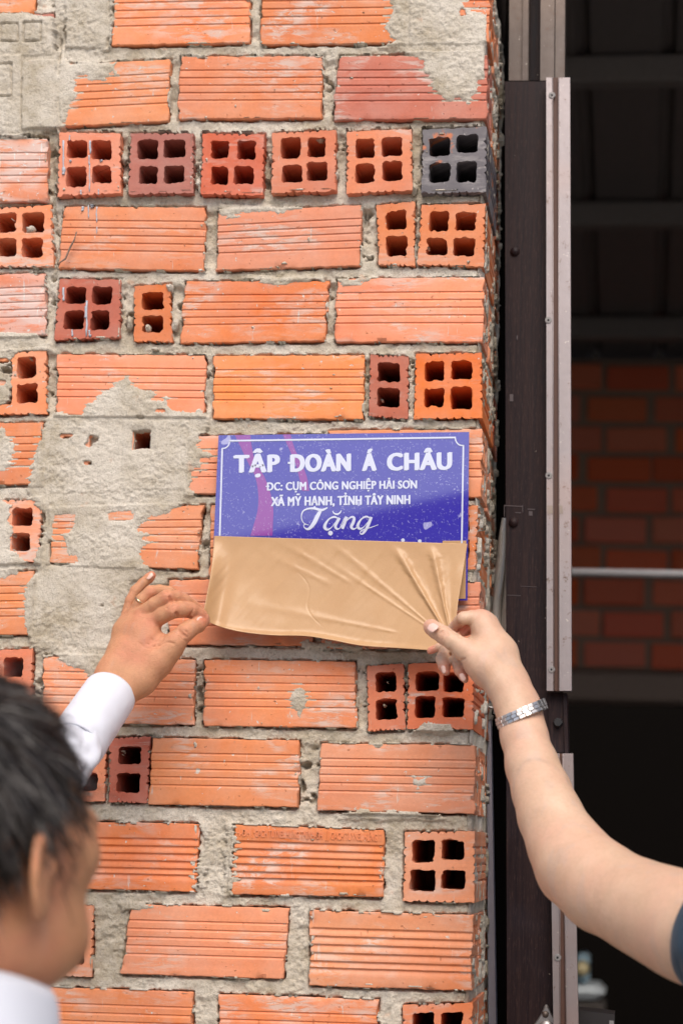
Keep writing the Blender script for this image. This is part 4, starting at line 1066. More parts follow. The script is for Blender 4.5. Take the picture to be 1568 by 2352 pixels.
# ------------------------------------------------------------------ people: smooth implicit bodies turned into one mesh
class Field:
    def __init__(s, lo, hi, vox):
        s.lo = np.array(lo,float); s.vox = vox; s.n = np.ceil((np.array(hi)-s.lo)/vox).astype(int)+1
        s.f = np.full(s.n, .05, np.float32)
    def win(s, a, b, m):
        lo = np.minimum(a,b)-m; hi = np.maximum(a,b)+m
        i0 = np.clip(((lo-s.lo)/s.vox).astype(int), 0, s.n-1); i1 = np.clip(((hi-s.lo)/s.vox).astype(int)+2, 1, s.n)
        w = tuple(slice(i0[k], max(i0[k]+1,i1[k])) for k in range(3))
        g = np.meshgrid(*[(s.lo[k]+np.arange(w[k].start,w[k].stop)*s.vox).astype(np.float32) for k in range(3)], indexing='ij')
        return w, np.stack(g,-1)
    def blend(s, w, d, k):
        f = s.f[w]
        if k <= 0: s.f[w] = np.minimum(f, d); return
        h = np.clip(.5+.5*(f-d)/k, 0, 1); s.f[w] = f*(1-h)+d*h-k*h*(1-h)
    def carve(s, w, d, k):
        f = s.f[w]; h = np.clip(.5-.5*(f+d)/k, 0, 1); s.f[w] = f*(1-h)-d*h+k*h*(1-h)
    def cap(s, a, b, ra, rb, k=.004, cut=False, flat=None):
        a = np.array(a,float); b = np.array(b,float); R_ = max(ra,rb); w,p = s.win(a,b,R_*1.15+k+s.vox*3)
        ab = b-a; L2 = float(ab@ab)+1e-12; t = np.clip(((p-a)@ab)/L2, 0, 1)
        d = p-a-t[...,None]*ab
        if flat is not None:   # flat = (axis, factor): thinner along this axis
            ax_,fc = flat; ax_ = np.array(ax_,float); ax_/=np.linalg.norm(ax_); c = d@ax_; d = d+ (c*(1/fc-1))[...,None]*ax_
        d = np.linalg.norm(d,axis=-1)-(ra+(rb-ra)*t)
        (s.carve if cut else s.blend)(w, d.astype(np.float32), k)
    def ell(s, c, M3, r, k=.004, cut=False):   # M3: rows = local axes
        c = np.array(c,float); r = np.array(r,float); w,p = s.win(c,c,max(r)*1.05+k+s.vox*3)
        q = ((p-c)@np.array(M3).T)/r; n_ = np.linalg.norm(q,axis=-1); d = (n_-1)*min(r)*.5+ (n_-1)*np.median(r)*.5
        (s.carve if cut else s.blend)(w, d.astype(np.float32), k)
    def mesh(s):
        f = s.f; sg = f < 0
        c = [sg[i:sg.shape[0]-1+i, j:sg.shape[1]-1+j, k:sg.shape[2]-1+k] for i in (0,1) for j in (0,1) for k in (0,1)]
        cnt = sum(x.astype(np.int8) for x in c); act = (cnt>0)&(cnt<8); idx = np.argwhere(act)
        ids = np.full(act.shape, -1, np.int64); ids[act] = np.arange(len(idx))
        acc = np.zeros((len(idx),3)); num = np.zeros(len(idx))
        cor = [(i,j,k) for i in (0,1) for j in (0,1) for k in (0,1)]
        val = [f[idx[:,0]+i, idx[:,1]+j, idx[:,2]+k] for i,j,k in cor]
        for a in range(8):
            for b in range(a+1,8):
                ca,cb = cor[a],cor[b]
                if sum(abs(ca[i]-cb[i]) for i in range(3)) != 1: continue
                va,vb = val[a],val[b]; m_ = (va<0)!=(vb<0); t = np.where(m_, va/np.where(m_, va-vb, 1), 0)
                for q in range(3): acc[:,q] += np.where(m_, ca[q]+(cb[q]-ca[q])*t, 0)
                num += m_
        V = s.lo + (idx+acc/num[:,None])*s.vox
        Fs = []
        for axis in range(3):
            o1,o2 = [(1,2),(2,0),(0,1)][axis]
            sl0 = [slice(None)]*3; sl1 = [slice(None)]*3; sl0[axis] = slice(0,-1); sl1[axis] = slice(1,None)
            ch = sg[tuple(sl0)] != sg[tuple(sl1)]; e = np.argwhere(ch)
            ok = (e[:,o1]>0)&(e[:,o2]>0)&(e[:,o1]<f.shape[o1]-1)&(e[:,o2]<f.shape[o2]-1); e = e[ok]
            q = []
            for (d1,d2) in ((0,0),(-1,0),(-1,-1),(0,-1)):
                g = e.copy(); g[:,o1]+=d1; g[:,o2]+=d2; q.append(ids[g[:,0],g[:,1],g[:,2]])
            q = np.stack(q,1); fl = sg[e[:,0],e[:,1],e[:,2]]; q[~fl] = q[~fl][:,::-1]
            Fs.append(q)
        F = np.concatenate(Fs); F = F[(F>=0).all(1)]
        return V, F[:,::-1].astype(np.int32)

def D(x, y, Y): return np.array(P(x, y, Y/1000))
def rr(x, y, Y, r): return r*scl(x, y, Y/1000)
def surface_y(f, x, y):
    d = np.array(ray(x,y)); Ys = np.arange(-.30,-.03,.0004); t = (Ys-CAM.y)/d[1]; p = np.array(CAM)+d*t[:,None]
    i = np.round((p-f.lo)/f.vox).astype(int); ok = ((i>=0)&(i<f.n)).all(1); i = np.clip(i,0,f.n-1)
    v = np.where(ok, f.f[i[:,0],i[:,1],i[:,2]], 1.0); k = np.argmax(v<0); return Ys[k] if v[k]<0 else None
def crease_on(f, pts, r, depth=.45, k=.0012):
    pts = spl([(float(a),float(b)) for a,b in pts], 5); w = []
    for x,y in pts:
        Y = surface_y(f,x,y)
        if Y is not None: w.append((x,y,Y))
    m_ = len(w)
    for i in range(m_-1):
        (x0,y0,Y0),(x1,y1,Y1) = w[i],w[i+1]
        if abs(Y1-Y0) > .006: continue
        e0 = math.sin(math.pi*(i+.3)/m_)**.5; e1 = math.sin(math.pi*min(1,(i+1.3)/m_))**.5 if i+1.3<m_ else .3
        r0,r1 = r*e0/1000, r*max(.3,e1)/1000; o_=1-2*depth
        f.cap(P(x0,y0,Y0-r0*o_), P(x1,y1,Y1-r1*o_), r0, r1, k, cut=True)
class Limb:
    """collects round tapered pieces given on the plan sheet: (x, y, Y mm, radius)"""
    def __init__(s): s.c = []
    def chain(s, pts, k=.004, flat=None):
        for a,b in zip(pts[:-1],pts[1:]): s.c.append((D(*a[:3]),D(*b[:3]),rr(*a),rr(*b),k,False,flat))
    def crease(s, a, b, ra, rb, k=.0015): s.c.append((D(*a),D(*b),rr(*a,ra),rr(*b,rb),k,True,None))
    def field(s, vox, extra=.01):
        P_ = np.array([q for c in s.c for q in (c[0]-max(c[2],c[3]), c[0]+max(c[2],c[3]), c[1]-max(c[2],c[3]), c[1]+max(c[2],c[3]))])
        f = Field(P_.min(0)-extra, P_.max(0)+extra, vox)
        for a,b,ra,rb,k,cut,flat in s.c: f.cap(a,b,ra,rb,k,cut,flat)
        return f

def skin_mat(name, c1, c2, red, fine=1.0, spots=.0, flush=()):
    t = NT(name); g = t.n('NewGeometry').outputs['Position']
    a = t.noise(g, 28, 4, .6); b = t.noise(g, 260, 4, .7); w = t.noise(t.mapping(g,(1,1,1),(0,0,0),(0,R(30),0)), 1, 1)
    wr = t.noise(t.mapping(g,(420,420,1400),(0,0,0),(0,R(-28),0)), 1.0, 3, .6, .6)
    c = t.mix(t.ramp(a,.3,.7), c1, c2); c = t.mix(t.math('MULTIPLY',t.ramp(t.noise(g,17,3,.5),.42,.72),.6), c, red); c = t.mix(t.math('MULTIPLY',t.ramp(t.noise(g,70,4,.65),.45,.7),.25), c, tuple(x*.8 for x in c1))
    c = t.mix(t.math('MULTIPLY',t.ramp(b,.3,.6,(1,1,1,1),(0,0,0,1)),.18), c, tuple(x*.65 for x in c1))
    c = t.mix(t.math('MULTIPLY',t.ramp(t.noise(t.mapping(g,(55,55,9),(0,0,0),(0,R(-30),0)),1.0,2,.5),.60,.66),.10), c, (.30,.33,.36))
    if spots: c = t.mix(t.math('MULTIPLY',t.ramp(t.noise(g,230,1,.4),.82-spots,.86-spots),.35), c, tuple(x*.42 for x in c1))
    for (p_,r_,k_) in flush:     # redder knuckles and finger ends
        ds = t.n('VectorMath', operation='DISTANCE'); t.l(g, ds.inputs[0]); ds.inputs[1].default_value = tuple(p_)
        c = t.mix(t.math('MULTIPLY', t.ramp(ds.outputs['Value'], r_*.3, r_, (1,1,1,1), (0,0,0,1)), k_), c, (.66,.17,.11))
    t.set(Base_Color=c, Roughness=.46, Subsurface_Weight=.14, Subsurface_Radius=(.010,.004,.002), Subsurface_Scale=.6)
    t.b.inputs['Specular IOR Level'].default_value = .42
    t.bump(t.math('ADD', t.math('MULTIPLY',wr,.8), t.math('MULTIPLY',b,.9)), .42*fine, .0011); return t.m
M['skin_m'] = skin_mat('sun_tanned_skin', (.54,.25,.125), (.63,.315,.165), (.60,.20,.12), 2.1, .07, [(P(x,y,Y/1000),r/1000,k) for x,y,Y,r,k in ((350,1318,-66,11,.5),(398,1402,-112,11,.35),(384,1372,-112,10,.35),(346,1360,-92,9,.35),(348,1432,-104,12,.3),(327,1414,-98,12,.25),(425,1453,-108,11,.3),(468,1424,-90,12,.4),(345,1470,-120,14,.2))])
M['skin_w'] = skin_mat('light_skin', (.585,.37,.245), (.67,.45,.315), (.66,.37,.26), .9, .02, [(P(x,y,Y/1000),r/1000,k) for x,y,Y,r,k in ((990,1441,-112,13,.45),(1022,1540,-104,14,.6),(1062,1550,-108,14,.5),(990,1495,-60,12,.6),(1062,1435,-90,14,.55),(1020,1460,-126,10,.3),(1104,1412,-104,14,.25),(1070,1450,-90,16,.5))])
M['nail'] = simple('fingernail', (.76,.50,.42), .25)
M['nail_m'] = simple('thumbnail', (.74,.48,.38), .25)
M['hair'] = simple('black_hair', (.022,.015,.011), .42)
def cloth_mat(name, c, sc_=900, st=.3):
    t = NT(name); g = t.n('NewGeometry').outputs['Position']
    n1 = t.noise(g, sc_, 2, .6); n2 = t.noise(g, 25, 4, .6)
    t.set(Base_Color=t.mix(n2, tuple(x*.94 for x in c), c), Roughness=.8, Sheen_Weight=.15)
    t.bump(t.math('ADD', t.math('MULTIPLY',n1,.4), n2), st, .0012); return t.m
M['shirt'] = cloth_mat('white_shirt_cotton', (.68,.69,.75))
M['denim'] = cloth_mat('navy_cloth', (.012,.034,.060)); M['trouser'] = cloth_mat('dark_trousers', (.03,.03,.035))
NV_ = np.array(ax[2])  # viewing axis, used only to say which side of a hand is its flat side

def nail(name, c, along, facing, L, Wd, mat, parent):
    """small curved plate: centre, direction of the finger, outward normal"""
    c = Vector(c); a = Vector(along).normalized(); n_ = Vector(facing); n_ = (n_-a*n_.dot(a)).normalized(); s_ = a.cross(n_)
    V=[];F=[];n1,n2=9,9
    for i in range(n1):
        for j in range(n2):
            u_=(i/(n1-1)-.5)*2; v_=(j/(n2-1)-.5)*2
            wd = math.sqrt(max(0,1-abs(u_)**3.5))*.98+.02
            V.append(c+a*(u_*L/2)+s_*(v_*wd*Wd/2)-n_*( (v_*wd)**2*Wd*.20+u_*u_*L*.05))
    for i in range(n1-1):
        for j in range(n2-1): k=i*n2+j; F.append([k,k+1,k+n2+1,k+n2])
    o = mesh_obj(name, V, F, mat, None, True); md=o.modifiers.new('s','SOLIDIFY'); md.thickness=.0005; md.offset=0
    setpar(o,parent); return o

# ================= the man on the left
man = empty('person', Vector((P(-80,2352,-.78).x, -.80, GZ0)), 'dark haired man in a white shirt seen from behind, pinching the left paper corner', 'person', 'people pulling the paper off the sign')
L = Limb()
fv = NV_
# forearm and wrist
L.chain([(20,1990,-425,50),(120,1800,-265,32),(215,1668,-176,33),(262,1592,-124,39)], .01)
L.chain([(240,1590,-118,28),(262,1545,-108,33),(283,1500,-100,33)], .012); L.chain([(279,1604,-118,28),(322,1560,-108,34),(352,1520,-100,32)], .012)
L.chain([(255,1560,-116,36),(300,1500,-102,38)], .012)
# back of the hand: four bones
L.chain([(320,1530,-104,32),(338,1470,-100,28),(350,1428,-98,21)], .010)
L.chain([(300,1520,-102,32),(320,1450,-97,27),(327,1416,-93,20)], .009)
L.chain([(280,1510,-98,30),(298,1450,-90,26),(309,1413,-84,18)], .009)
L.chain([(270,1500,-92,24),(284,1450,-84,22),(293,1418,-76,16)], .009)
# thumb side
L.chain([(318,1560,-106,34),(362,1518,-104,33),(392,1488,-104,26),(404,1474,-106,23)], .010)
L.chain([(345,1470,-92,20),(372,1482,-96,20),(392,1484,-98,16)], .008)
# fingers
L.chain([(404,1474,-106,22.5),(425,1453,-104,20.5),(438,1443,-99,19),(454,1435,-90,18),(468,1427,-80,12.5),(473,1424,-74,8)], .0035)        # thumb
L.chain([(348,1430,-96,21),(374,1413,-104,18.5),(398,1402,-108,19),(418,1400,-102,17.5),(438,1402,-94,17.5),(457,1411,-86,14.5),(470,1419,-82,11)], .0022)   # index
L.chain([(327,1412,-92,19),(356,1388,-102,17),(384,1372,-106,17.5),(404,1372,-98,15.5),(424,1379,-90,14.5),(447,1394,-78,12.5),(466,1410,-70,10)], .0018)      # middle
L.chain([(308,1408,-82,16),(326,1378,-88,14.5),(346,1360,-88,15),(366,1357,-80,14),(388,1360,-74,13.5),(412,1372,-66,11),(432,1386,-60,9)], .0018)          # ring
L.chain([(292,1412,-72,14.5),(300,1380,-72,12.5),(312,1357,-70,13),(328,1340,-68,11.8),(342,1328,-67,11.5),(348,1322,-66,10)], .0018)                      # little
Lh = Limb(); Lh.c = L.c[1:]; Lc_ = L.c[:2]
fa = Lh.field(.0011)
zq = lambda *p: [(245+.1758*a, 1286.2+.1758*b) for a,b in p]
for pts,r_,dp in (
  (zq((610,1140),(660,1100),(710,1050),(745,1010)),1.5,.5),(zq((580,1030),(640,1060),(700,1060)),.9,.3),
  (zq((905,690),(925,730),(915,790)),1.9,.5),(zq((1060,750),(1085,720),(1105,690)),1.4,.5),(zq((820,470),(835,520),(840,560)),1.8,.5),(zq((1075,745),(1110,760),(1180,762)),1.2,.4),
  (zq((780,640),(800,600),(840,580)),1.2,.35),(zq((810,660),(840,610),(870,590)),.9,.3),(zq((850,680),(870,620),(900,590)),.8,.3),(zq((760,400),(800,380),(820,400)),1.1,.35),(zq((750,420),(790,410),(800,440)),.8,.3),
  (zq((930,900),(960,960),(1010,1010)),.8,.3),(zq((960,920),(1000,970),(1060,1010)),.9,.35),(zq((990,910),(1040,940),(1080,990)),.8,.3),(zq((940,990),(990,1040),(1040,1060)),.6,.25),
  (zq((1140,640),(1120,680),(1130,720)),.7,.3),
  
  (zq((620,1180),(760,1080),(900,1100)),.9,.2),(zq((520,1090),(600,1130),(700,1120)),.9,.22),(zq((420,1080),(520,1150),(640,1160)),.8,.2)):
    crease_on(fa, pts, r_, dp)
Va,Fa = fa.mesh()
# head, neck and torso
f_yaw = R(27); fdir = np.array([math.sin(f_yaw), math.cos(f_yaw), 0]); rdir = np.array([math.cos(f_yaw), -math.sin(f_yaw), 0]); udir = np.array([0,0,1.])
tilt = R(3); f2 = fdir*math.cos(tilt)+udir*math.sin(tilt); u2 = udir*math.cos(tilt)-fdir*math.sin(tilt)
HC = np.array(P(-90, 1956, -.90))
HS = 1.0
def Hd_(f,r,u): return HC+HS*(f2*f+rdir*r+u2*u)
HM = np.stack([f2,rdir,u2])
lo = HC-np.array([.36,.34,.72]); hi = HC+np.array([.30,.26,.18])
fh = Field(lo,hi,.0045)
def E(c, r, k=.02, cut=False): fh.ell(Hd_(*c), HM, np.array(r)*HS, k, cut)
E((-.012,0,.035),(.098,.078,.092)); E((.030,0,.0),(.070,.066,.088),.03); E((.045,0,-.045),(.052,.050,.062),.025); E((.060,0,-.088),(.022,.026,.018),.02)
for s_ in (-1,1):
    E((.066,.044*s_,-.004),(.026,.022,.022),.02); E((.03,.052*s_,-.065),(.05,.018,.03),.02)
    E((.082,.032*s_,.022),(.016,.022,.010),.012)
    E((.092,.031*s_,.008),(.012,.015,.010),.008,True); E((.080,.031*s_,.008),(.012,.0125,.012),.001)
    # ear
    ea = R(28)*s_; ev = np.array([math.cos(ea)*1.0, -math.sin(ea), 0]); en = np.array([math.sin(ea), math.cos(ea), 0]); EM = np.stack([f2*ev[0]+rdir*ev[1], f2*en[0]+rdir*en[1], u2])
    fh.ell(Hd_(-.006,.086*s_,-.012), EM, (.019,.0055,.031), .005); fh.ell(Hd_(-.002,.083*s_,-.036), EM, (.010,.006,.010), .006)
    fh.ell(Hd_(-.003,.0925*s_,-.008), EM, (.012,.0060,.021), .002, True); fh.ell(Hd_(.008,.080*s_,-.010), EM, (.005,.008,.008), .003)
fh.cap(Hd_(.094,0,.012),Hd_(.112,0,-.028),.006,.012,.01)
for s_ in (-1,1): E((.106,.012*s_,-.032),(.009,.008,.007),.006)
E((.096,0,-.060),(.010,.024,.006),.006); E((.095,0,-.070),(.009,.020,.006),.006); E((.104,0,-.0645),(.01,.026,.0016),.002,True)
nb = HC - udir*.190 - fdir*.055; 
fh.cap(Hd_(-.030,0,-.05), nb, .055, .058, .03); fh.cap(Hd_(.02,0,-.10), nb+fdir*.04, .04, .05, .03)
# shoulders and chest under the shirt
for s_ in (-1,1): fh.cap(nb-udir*.02, nb+rdir*.165*s_-udir*.065, .062, .058, .05)
fh.cap(nb-udir*.10, nb-udir*.40, .12, .11, .06)
Vh,Fh = fh.mesh()
sL = nb-rdir*.165-udir*.065
fa2 = Field(np.minimum(sL,D(20,1990,-425))-.1, np.maximum(np.maximum(sL, D(20,1990,-425)),D(222,1660,-172))+.1, .004)
fa2.cap(sL, D(20,1990,-425), .045, .036, .01); fa2.cap(D(20,1990,-425),D(120,1800,-265),.036,.022,.01); fa2.cap(D(120,1800,-265),D(222,1660,-172),.022,.0165,.01); Vs,Fs_ = fa2.mesh()
body = mesh_obj('body', np.concatenate([Va,Vh,Vs]), np.concatenate([Fa,Fh+len(Va),Fs_+len(Va)+len(Vh)]).astype(np.int32), M['skin_m'], None, True); setpar(body, man)
# hair: scalp volume cut along the hairline, then strands
fhair = Field(HC-.15, HC+.16, .003)
sv = fhair
sv.ell(Hd_(-.014,0,.040), HM, np.array((.102,.081,.093))*HS, .001)
w_,p_ = sv.win(HC-.15, HC+.16, .01); q_ = (p_-HC)@HM.T/HS
fq,rq,uq = q_[...,0],np.abs(q_[...,1]),q_[...,2]
ulim = np.interp(fq, [-.12,-.05,-.028,-.018,.012,.018,.036,.044,.066,.08,.1], [-.085,-.085,-.04,.006,.006,-.036,-.032,.004,.050,.085,.12])
ulim = np.where((fq<-.02), ulim+(.02)*(rq<.03), ulim)
dcut = (ulim-uq)*.8; sv.f[w_] = np.maximum(sv.f[w_], dcut.astype(np.float32))
V,F = sv.mesh()
dn_ = (V-HC)/np.linalg.norm(V-HC,axis=1)[:,None]
V = V + dn_*np.array([.0045*mnoise.noise(Vector(v)*70)+.003*mnoise.noise(Vector((v[0]*260,v[1]*260,v[2]*90))) for v in V])[:,None]
hair = mesh_obj('hair', V, F, M['hair'], None, True); setpar(hair, man)
rh = np.random.default_rng(11)
fc = V[F].mean(1); nr = np.cross(V[F[:,1]]-V[F[:,0]], V[F[:,2]]-V[F[:,0]]); nr /= np.linalg.norm(nr,axis=1)[:,None]+1e-12
nr *= np.sign(((fc-HC)*nr).sum(1))[:,None]
loc = (fc-Hd_(-.014,0,.04))@HM.T
outer = (loc/np.array((.104,.083,.095))/HS); outer = np.linalg.norm(outer,axis=1) > .90
cand = np.where(outer)[0]; pick = rh.choice(cand, 13000)
SV=[];SF=[]
crown = Hd_(-.055,.0,.125)
wl = .0007
for i in pick:
    p0 = fc[i]; n0 = nr[i]; dv = p0-crown; dv = dv-n0*(dv@n0); dv /= np.linalg.norm(dv)+1e-9
    dv = dv + rh.normal(0,.16,3) + .30*np.array(mnoise.noise_vector(Vector(p0)*38)); dv = dv-n0*(dv@n0); dv/=np.linalg.norm(dv)
    ln = rh.uniform(.014,.032)*(1.7 if rh.random()<.06 else 1); lift = rh.uniform(.02,.28)*(1.5 if rh.random()<.08 else 1); sd_ = np.cross(dv,n0); base=len(SV)
    for k_ in range(4):
        t_=k_/3; c_ = p0+dv*ln*t_+n0*(lift*ln*t_*(1-t_*.75)*.9+.0005) - udir*(.004*t_*t_); w2 = wl*(1-.8*t_)
        SV += [c_-sd_*w2, c_+sd_*w2]
    for k_ in range(3): b=base+2*k_; SF.append([b,b+1,b+3,b+2])
M['hair2'] = simple('greying_hair', (.06,.05,.044), .45)
SF = np.array(SF,np.int32); SV = np.array(SV); gsel = (np.arange(len(SF))//3)%7==0
for nm_,sel_,mt_ in (('hair_strands',~gsel,M['hair']),('grey_strands',gsel,M['hair2'])):
    o = mesh_obj(nm_, SV, SF[sel_], mt_, None, True); setpar(o, hair); o['kind'] = 'stuff'
# nails, ring
nail('thumbnail', D(462,1428.5,-95), D(476,1423,-78)-D(450,1435,-96), -NV_+np.array([.1,0,-.2]), rr(460,1430,-90,26), rr(460,1430,-90,23), M['nail_m'], man)
nail('fingernail', D(343,1322.5,-73), D(350,1318,-68)-D(334,1334,-70), -NV_+np.array([-.5,0,.3]), rr(345,1325,-67,19), rr(345,1325,-67,13), M['nail_m'], man)
def torus(name, c, axis, R1, r1, mat, sq=1.0, up=(0,0,1), n1=48, n2=8):
    c=Vector(c); a=Vector(axis).normalized(); u_=a.cross(Vector(up)).normalized(); w_=a.cross(u_); V=[];F=[]
    for i in range(n1):
        t_=2*math.pi*i/n1; e=u_*math.cos(t_)+w_*math.sin(t_)*sq
        for j in range(n2):
            s_=2*math.pi*j/n2; V.append(c+e*(R1+r1*math.cos(s_))+a*(r1*1.5*math.sin(s_)))
    for i in range(n1):
        for j in range(n2): F.append([i*n2+j,i*n2+(j+1)%n2,((i+1)%n1)*n2+(j+1)%n2,((i+1)%n1)*n2+j])
    return mesh_obj(name,V,F,mat,None,True)
M['gold'] = simple('ring_metal', (.62,.42,.26), .18, 1.0)
o = torus('finger_ring', D(324,1380,-87), D(332,1370,-89)-D(318,1390,-86), rr(324,1380,-87,15.2), .0011, M['gold'])
props(o, 'thin metal ring on the ring finger of the tanned hand', 'ring')

def tube_cloth(name, rings, mat, parent, seed=0, fold=.0015, n=72, sub=8, thick=.0014, flat=.9):
    """rings: (x,y,Ymm,r) along the sleeve"""
    pts = spl([(*D(*r[:3]), rr(*r)) for r in rings], sub); V=[];F=[]; m_=len(pts)
    for i,p in enumerate(pts):
        a=np.array(pts[max(0,i-1)][:3]); b=np.array(pts[min(m_-1,i+1)][:3]); t_=(b-a)/np.linalg.norm(b-a)
        dz = NV_-t_*(NV_@t_); dz/=np.linalg.norm(dz); sx_=np.cross(t_,dz)
        for k in range(n):
            th=2*math.pi*k/n; s_=i/(m_-1)
            fo = mnoise.noise(Vector((math.cos(th)*1.6+seed, math.sin(th)*1.6, s_*5)))*fold*2.2*min(1,s_*5+.1)+mnoise.noise(Vector((math.cos(th)*3+seed, math.sin(th)*3, s_*14)))*fold*min(1,s_*6)
            r_=p[3]+fo; V.append(np.array(p[:3])+sx_*math.cos(th)*r_+dz*math.sin(th)*r_*flat)
    for i in range(m_-1):
        for k in range(n): F.append([i*n+k,i*n+(k+1)%n,(i+1)*n+(k+1)%n,(i+1)*n+k])
    o = mesh_obj(name, V, F, mat, None, True); md=o.modifiers.new('s','SOLIDIFY'); md.thickness=thick; md.offset=-1
    if parent: setpar(o,parent)
    return o
cf = tube_cloth('cuff', [(250,1598,-122,59),(223,1638,-156,60.5),(195,1680,-188,62),(172,1715,-212,62.5)], M['shirt'], man, 3, .0005, thick=.002, flat=.95)
tube_cloth('sleeve', [(186,1692,-198,58),(160,1738,-228,61),(120,1800,-265,66),(70,1890,-345,80),(20,1990,-425,92),(-120,2120,-560,104)], M['shirt'], man, 5, .0035, flat=.95)
# stitched seam round the cuff
pts=[]
# shirt body
ft = Field(nb-np.array([.42,.42,.78]), nb+np.array([.42,.42,.14]), .009)
for s_ in (-1,1): ft.cap(nb-udir*.01-fdir*.01, nb+rdir*.175*s_-udir*.062, .058, .072, .05)
ft.cap(nb-udir*.12, nb-udir*.62, .145, .135, .08); ft.cap(nb-udir*.10+rdir*.06, nb-udir*.60+rdir*.05,.13,.12,.05); ft.cap(nb-udir*.10-rdir*.06, nb-udir*.60-rdir*.05,.13,.12,.05)
ft.cap(nb+rdir*.175-udir*.062, nb+rdir*.22-udir*.36, .07, .052, .03); ft.cap(sL, sL+(D(20,1990,-425)-sL)*.5, .075, .06, .03)
V,F = ft.mesh(); o = mesh_obj('shirt', V, F, M['shirt'], None, True); setpar(o, man)
# collar: a band and the turned-down leaf, opened in front
V=[];F=[];n=64
nk = Hd_(-.030,0,-.05); axn = (nb-nk)/np.linalg.norm(nb-nk); f3 = fdir-axn*(fdir@axn); f3/=np.linalg.norm(f3); r3 = np.cross(f3,axn); r3 *= np.sign(r3@rdir)
prof = [(.155,.076),(.128,.0735),(.100,.0745),(.096,.078),(.104,.083),(.128,.091),(.150,.100),(.158,.104)]
for k in range(n+1):
    th = R(16)+ (2*math.pi-2*R(16))*k/n
    for (h_,r_) in prof:
        fr_ = max(0, math.cos(th)); h2 = h_ + fr_*.004
        V.append(nk+axn*(h2-.066)+(f3*math.cos(th)*1.02+r3*math.sin(th)*.98)*(r_+.003+.002*math.sin(5*th+h_*40))+f3*.020)
np_ = len(prof)
for k in range(n):
    for j in range(np_-1): F.append([k*np_+j,k*np_+j+1,(k+1)*np_+j+1,(k+1)*np_+j])
o = mesh_obj('collar', V, F, M['shirt'], None, True); md=o.modifiers.new('s','SOLIDIFY'); md.thickness=.0016; setpar(o, man)
def legs(base, fd, rd, mat, parent, top, w=.1):
    f_ = Field(base-np.array([.4,.4,abs(base[2]-GZ0)+.02]), base+np.array([.4,.4,.3]), .014)
    gz = GZ0+.045
    for s_ in (-1,1):
        hip = base+rd*w*s_; an = np.array([hip[0],hip[1],gz+.04]); kn=(hip+an)/2+fd*.02
        f_.cap(hip, kn, .095, .065, .03); f_.cap(kn, an, .065, .045, .02); f_.cap(an-udir*.03-fd*.03, an-udir*.03+fd*.15, .04, .035, .02)
    f_.cap(base-rd*.06, base+rd*.06, .13, .13, .05)
    V,F = f_.mesh(); o = mesh_obj('trousers', V, F, mat, None, True); setpar(o, parent)
legs(nb-udir*.60, fdir, rdir, M['trouser'], man, 0)

# ================= the woman on the right
woman = empty('person', Vector((P(1900,2352,-.5).x, -.52, GZ0)), 'person at right with a light bare arm reaching in to pull the paper', 'person', 'people pulling the paper off the sign')
L = Limb()
L.chain([(1186,1632,-128,44),(1203,1690,-140,51),(1222,1760,-156,58),(1244,1820,-172,65),(1264,1876,-190,72),(1292,1935,-206,79),(1326,1992,-228,82),(1365,2030,-250,78)], .01)
L.chain([(1328,1992,-228,77),(1396,2047,-262,82),(1480,2088,-300,93),(1560,2122,-336,104),(1620,2145,-362,106),(1700,2175,-400,108),(1860,2225,-460,108)], .03)
L.chain([(1162,1562,-120,38),(1176,1600,-124,42),(1186,1632,-128,44)], .01)
L.chain([(1190,1580,-118,26),(1206,1622,-124,27),(1212,1650,-130,30)], .012)
# palm and back
L.chain([(1160,1565,-118,38),(1132,1500,-112,34),(1108,1432,-100,24),(1102,1424,-98,22)], .012)
L.chain([(1170,1560,-112,36),(1150,1500,-104,34),(1122,1442,-92,24)], .012)
L.chain([(1150,1570,-126,34),(1112,1530,-124,34),(1084,1502,-120,27)], .012)
L.chain([(1148,1560,-110,30),(1100,1520,-104,30),(1078,1490,-98,24)], .012)
# thumb
L.chain([(1090,1512,-124,28),(1064,1491,-124,24),(1040,1474,-124,20),(1019,1459,-122,20),(1002,1449,-116,18.5),(991,1441,-110,17),(987,1438,-107,14.5)], .004)
# index folded over the paper
L.chain([(1104,1424,-100,21),(1084,1419,-104,16.5),(1064,1420,-106,14.5),(1056,1427,-96,14),(1044,1440,-84,13),(1030,1452,-80,11)], .0025)
L.chain([(1108,1440,-88,18),(1082,1440,-88,14),(1068,1450,-84,13)], .002)
# middle, ring, little finger curled under
L.chain([(1085,1500,-96,22),(1050,1500,-86,17),(1022,1497,-88,14),(1017,1514,-94,16.5),(1020,1530,-98,14),(1024,1543,-99,9.5)], .002)
L.chain([(1100,1522,-100,20),(1060,1512,-92,15),(1048,1516,-98,14.5),(1056,1540,-104,13.5),(1064,1555,-106,10),(1068,1562,-106,7.5)], .002)
L.chain([(1062,1480,-74,14),(1010,1486,-62,10),(990,1494,-58,8),(986,1497,-58,6)], .002)
L.chain([(1136,1566,-124,18),(1112,1552,-122,22),(1090,1530,-120,22)], .006)
L.crease((1056,1521,-150),(1075,1528,-152),2.0,1.4,.003); L.crease((1086,1548,-150),(1110,1562,-150),1.6,1.4,.003); L.crease((1120,1582,-158),(1140,1574,-160),2.4,1.6,.004)
L.crease((1058,1458,-110),(1066,1462,-118),7,5,.003)
for (a,b) in (((1012,1466,-143),(1022,1450,-145)),((1018,1470,-144),(1027,1455,-145))): L.crease(a,b,1.0,.9,.002)
Lh = Limb(); Lh.c = [c for c in L.c if c[0][1] > -.20 and c[1][1] > -.20]
Lr = Limb(); Lr.c = [c for c in L.c if c[0][1] <= -.15 or c[1][1] <= -.15]
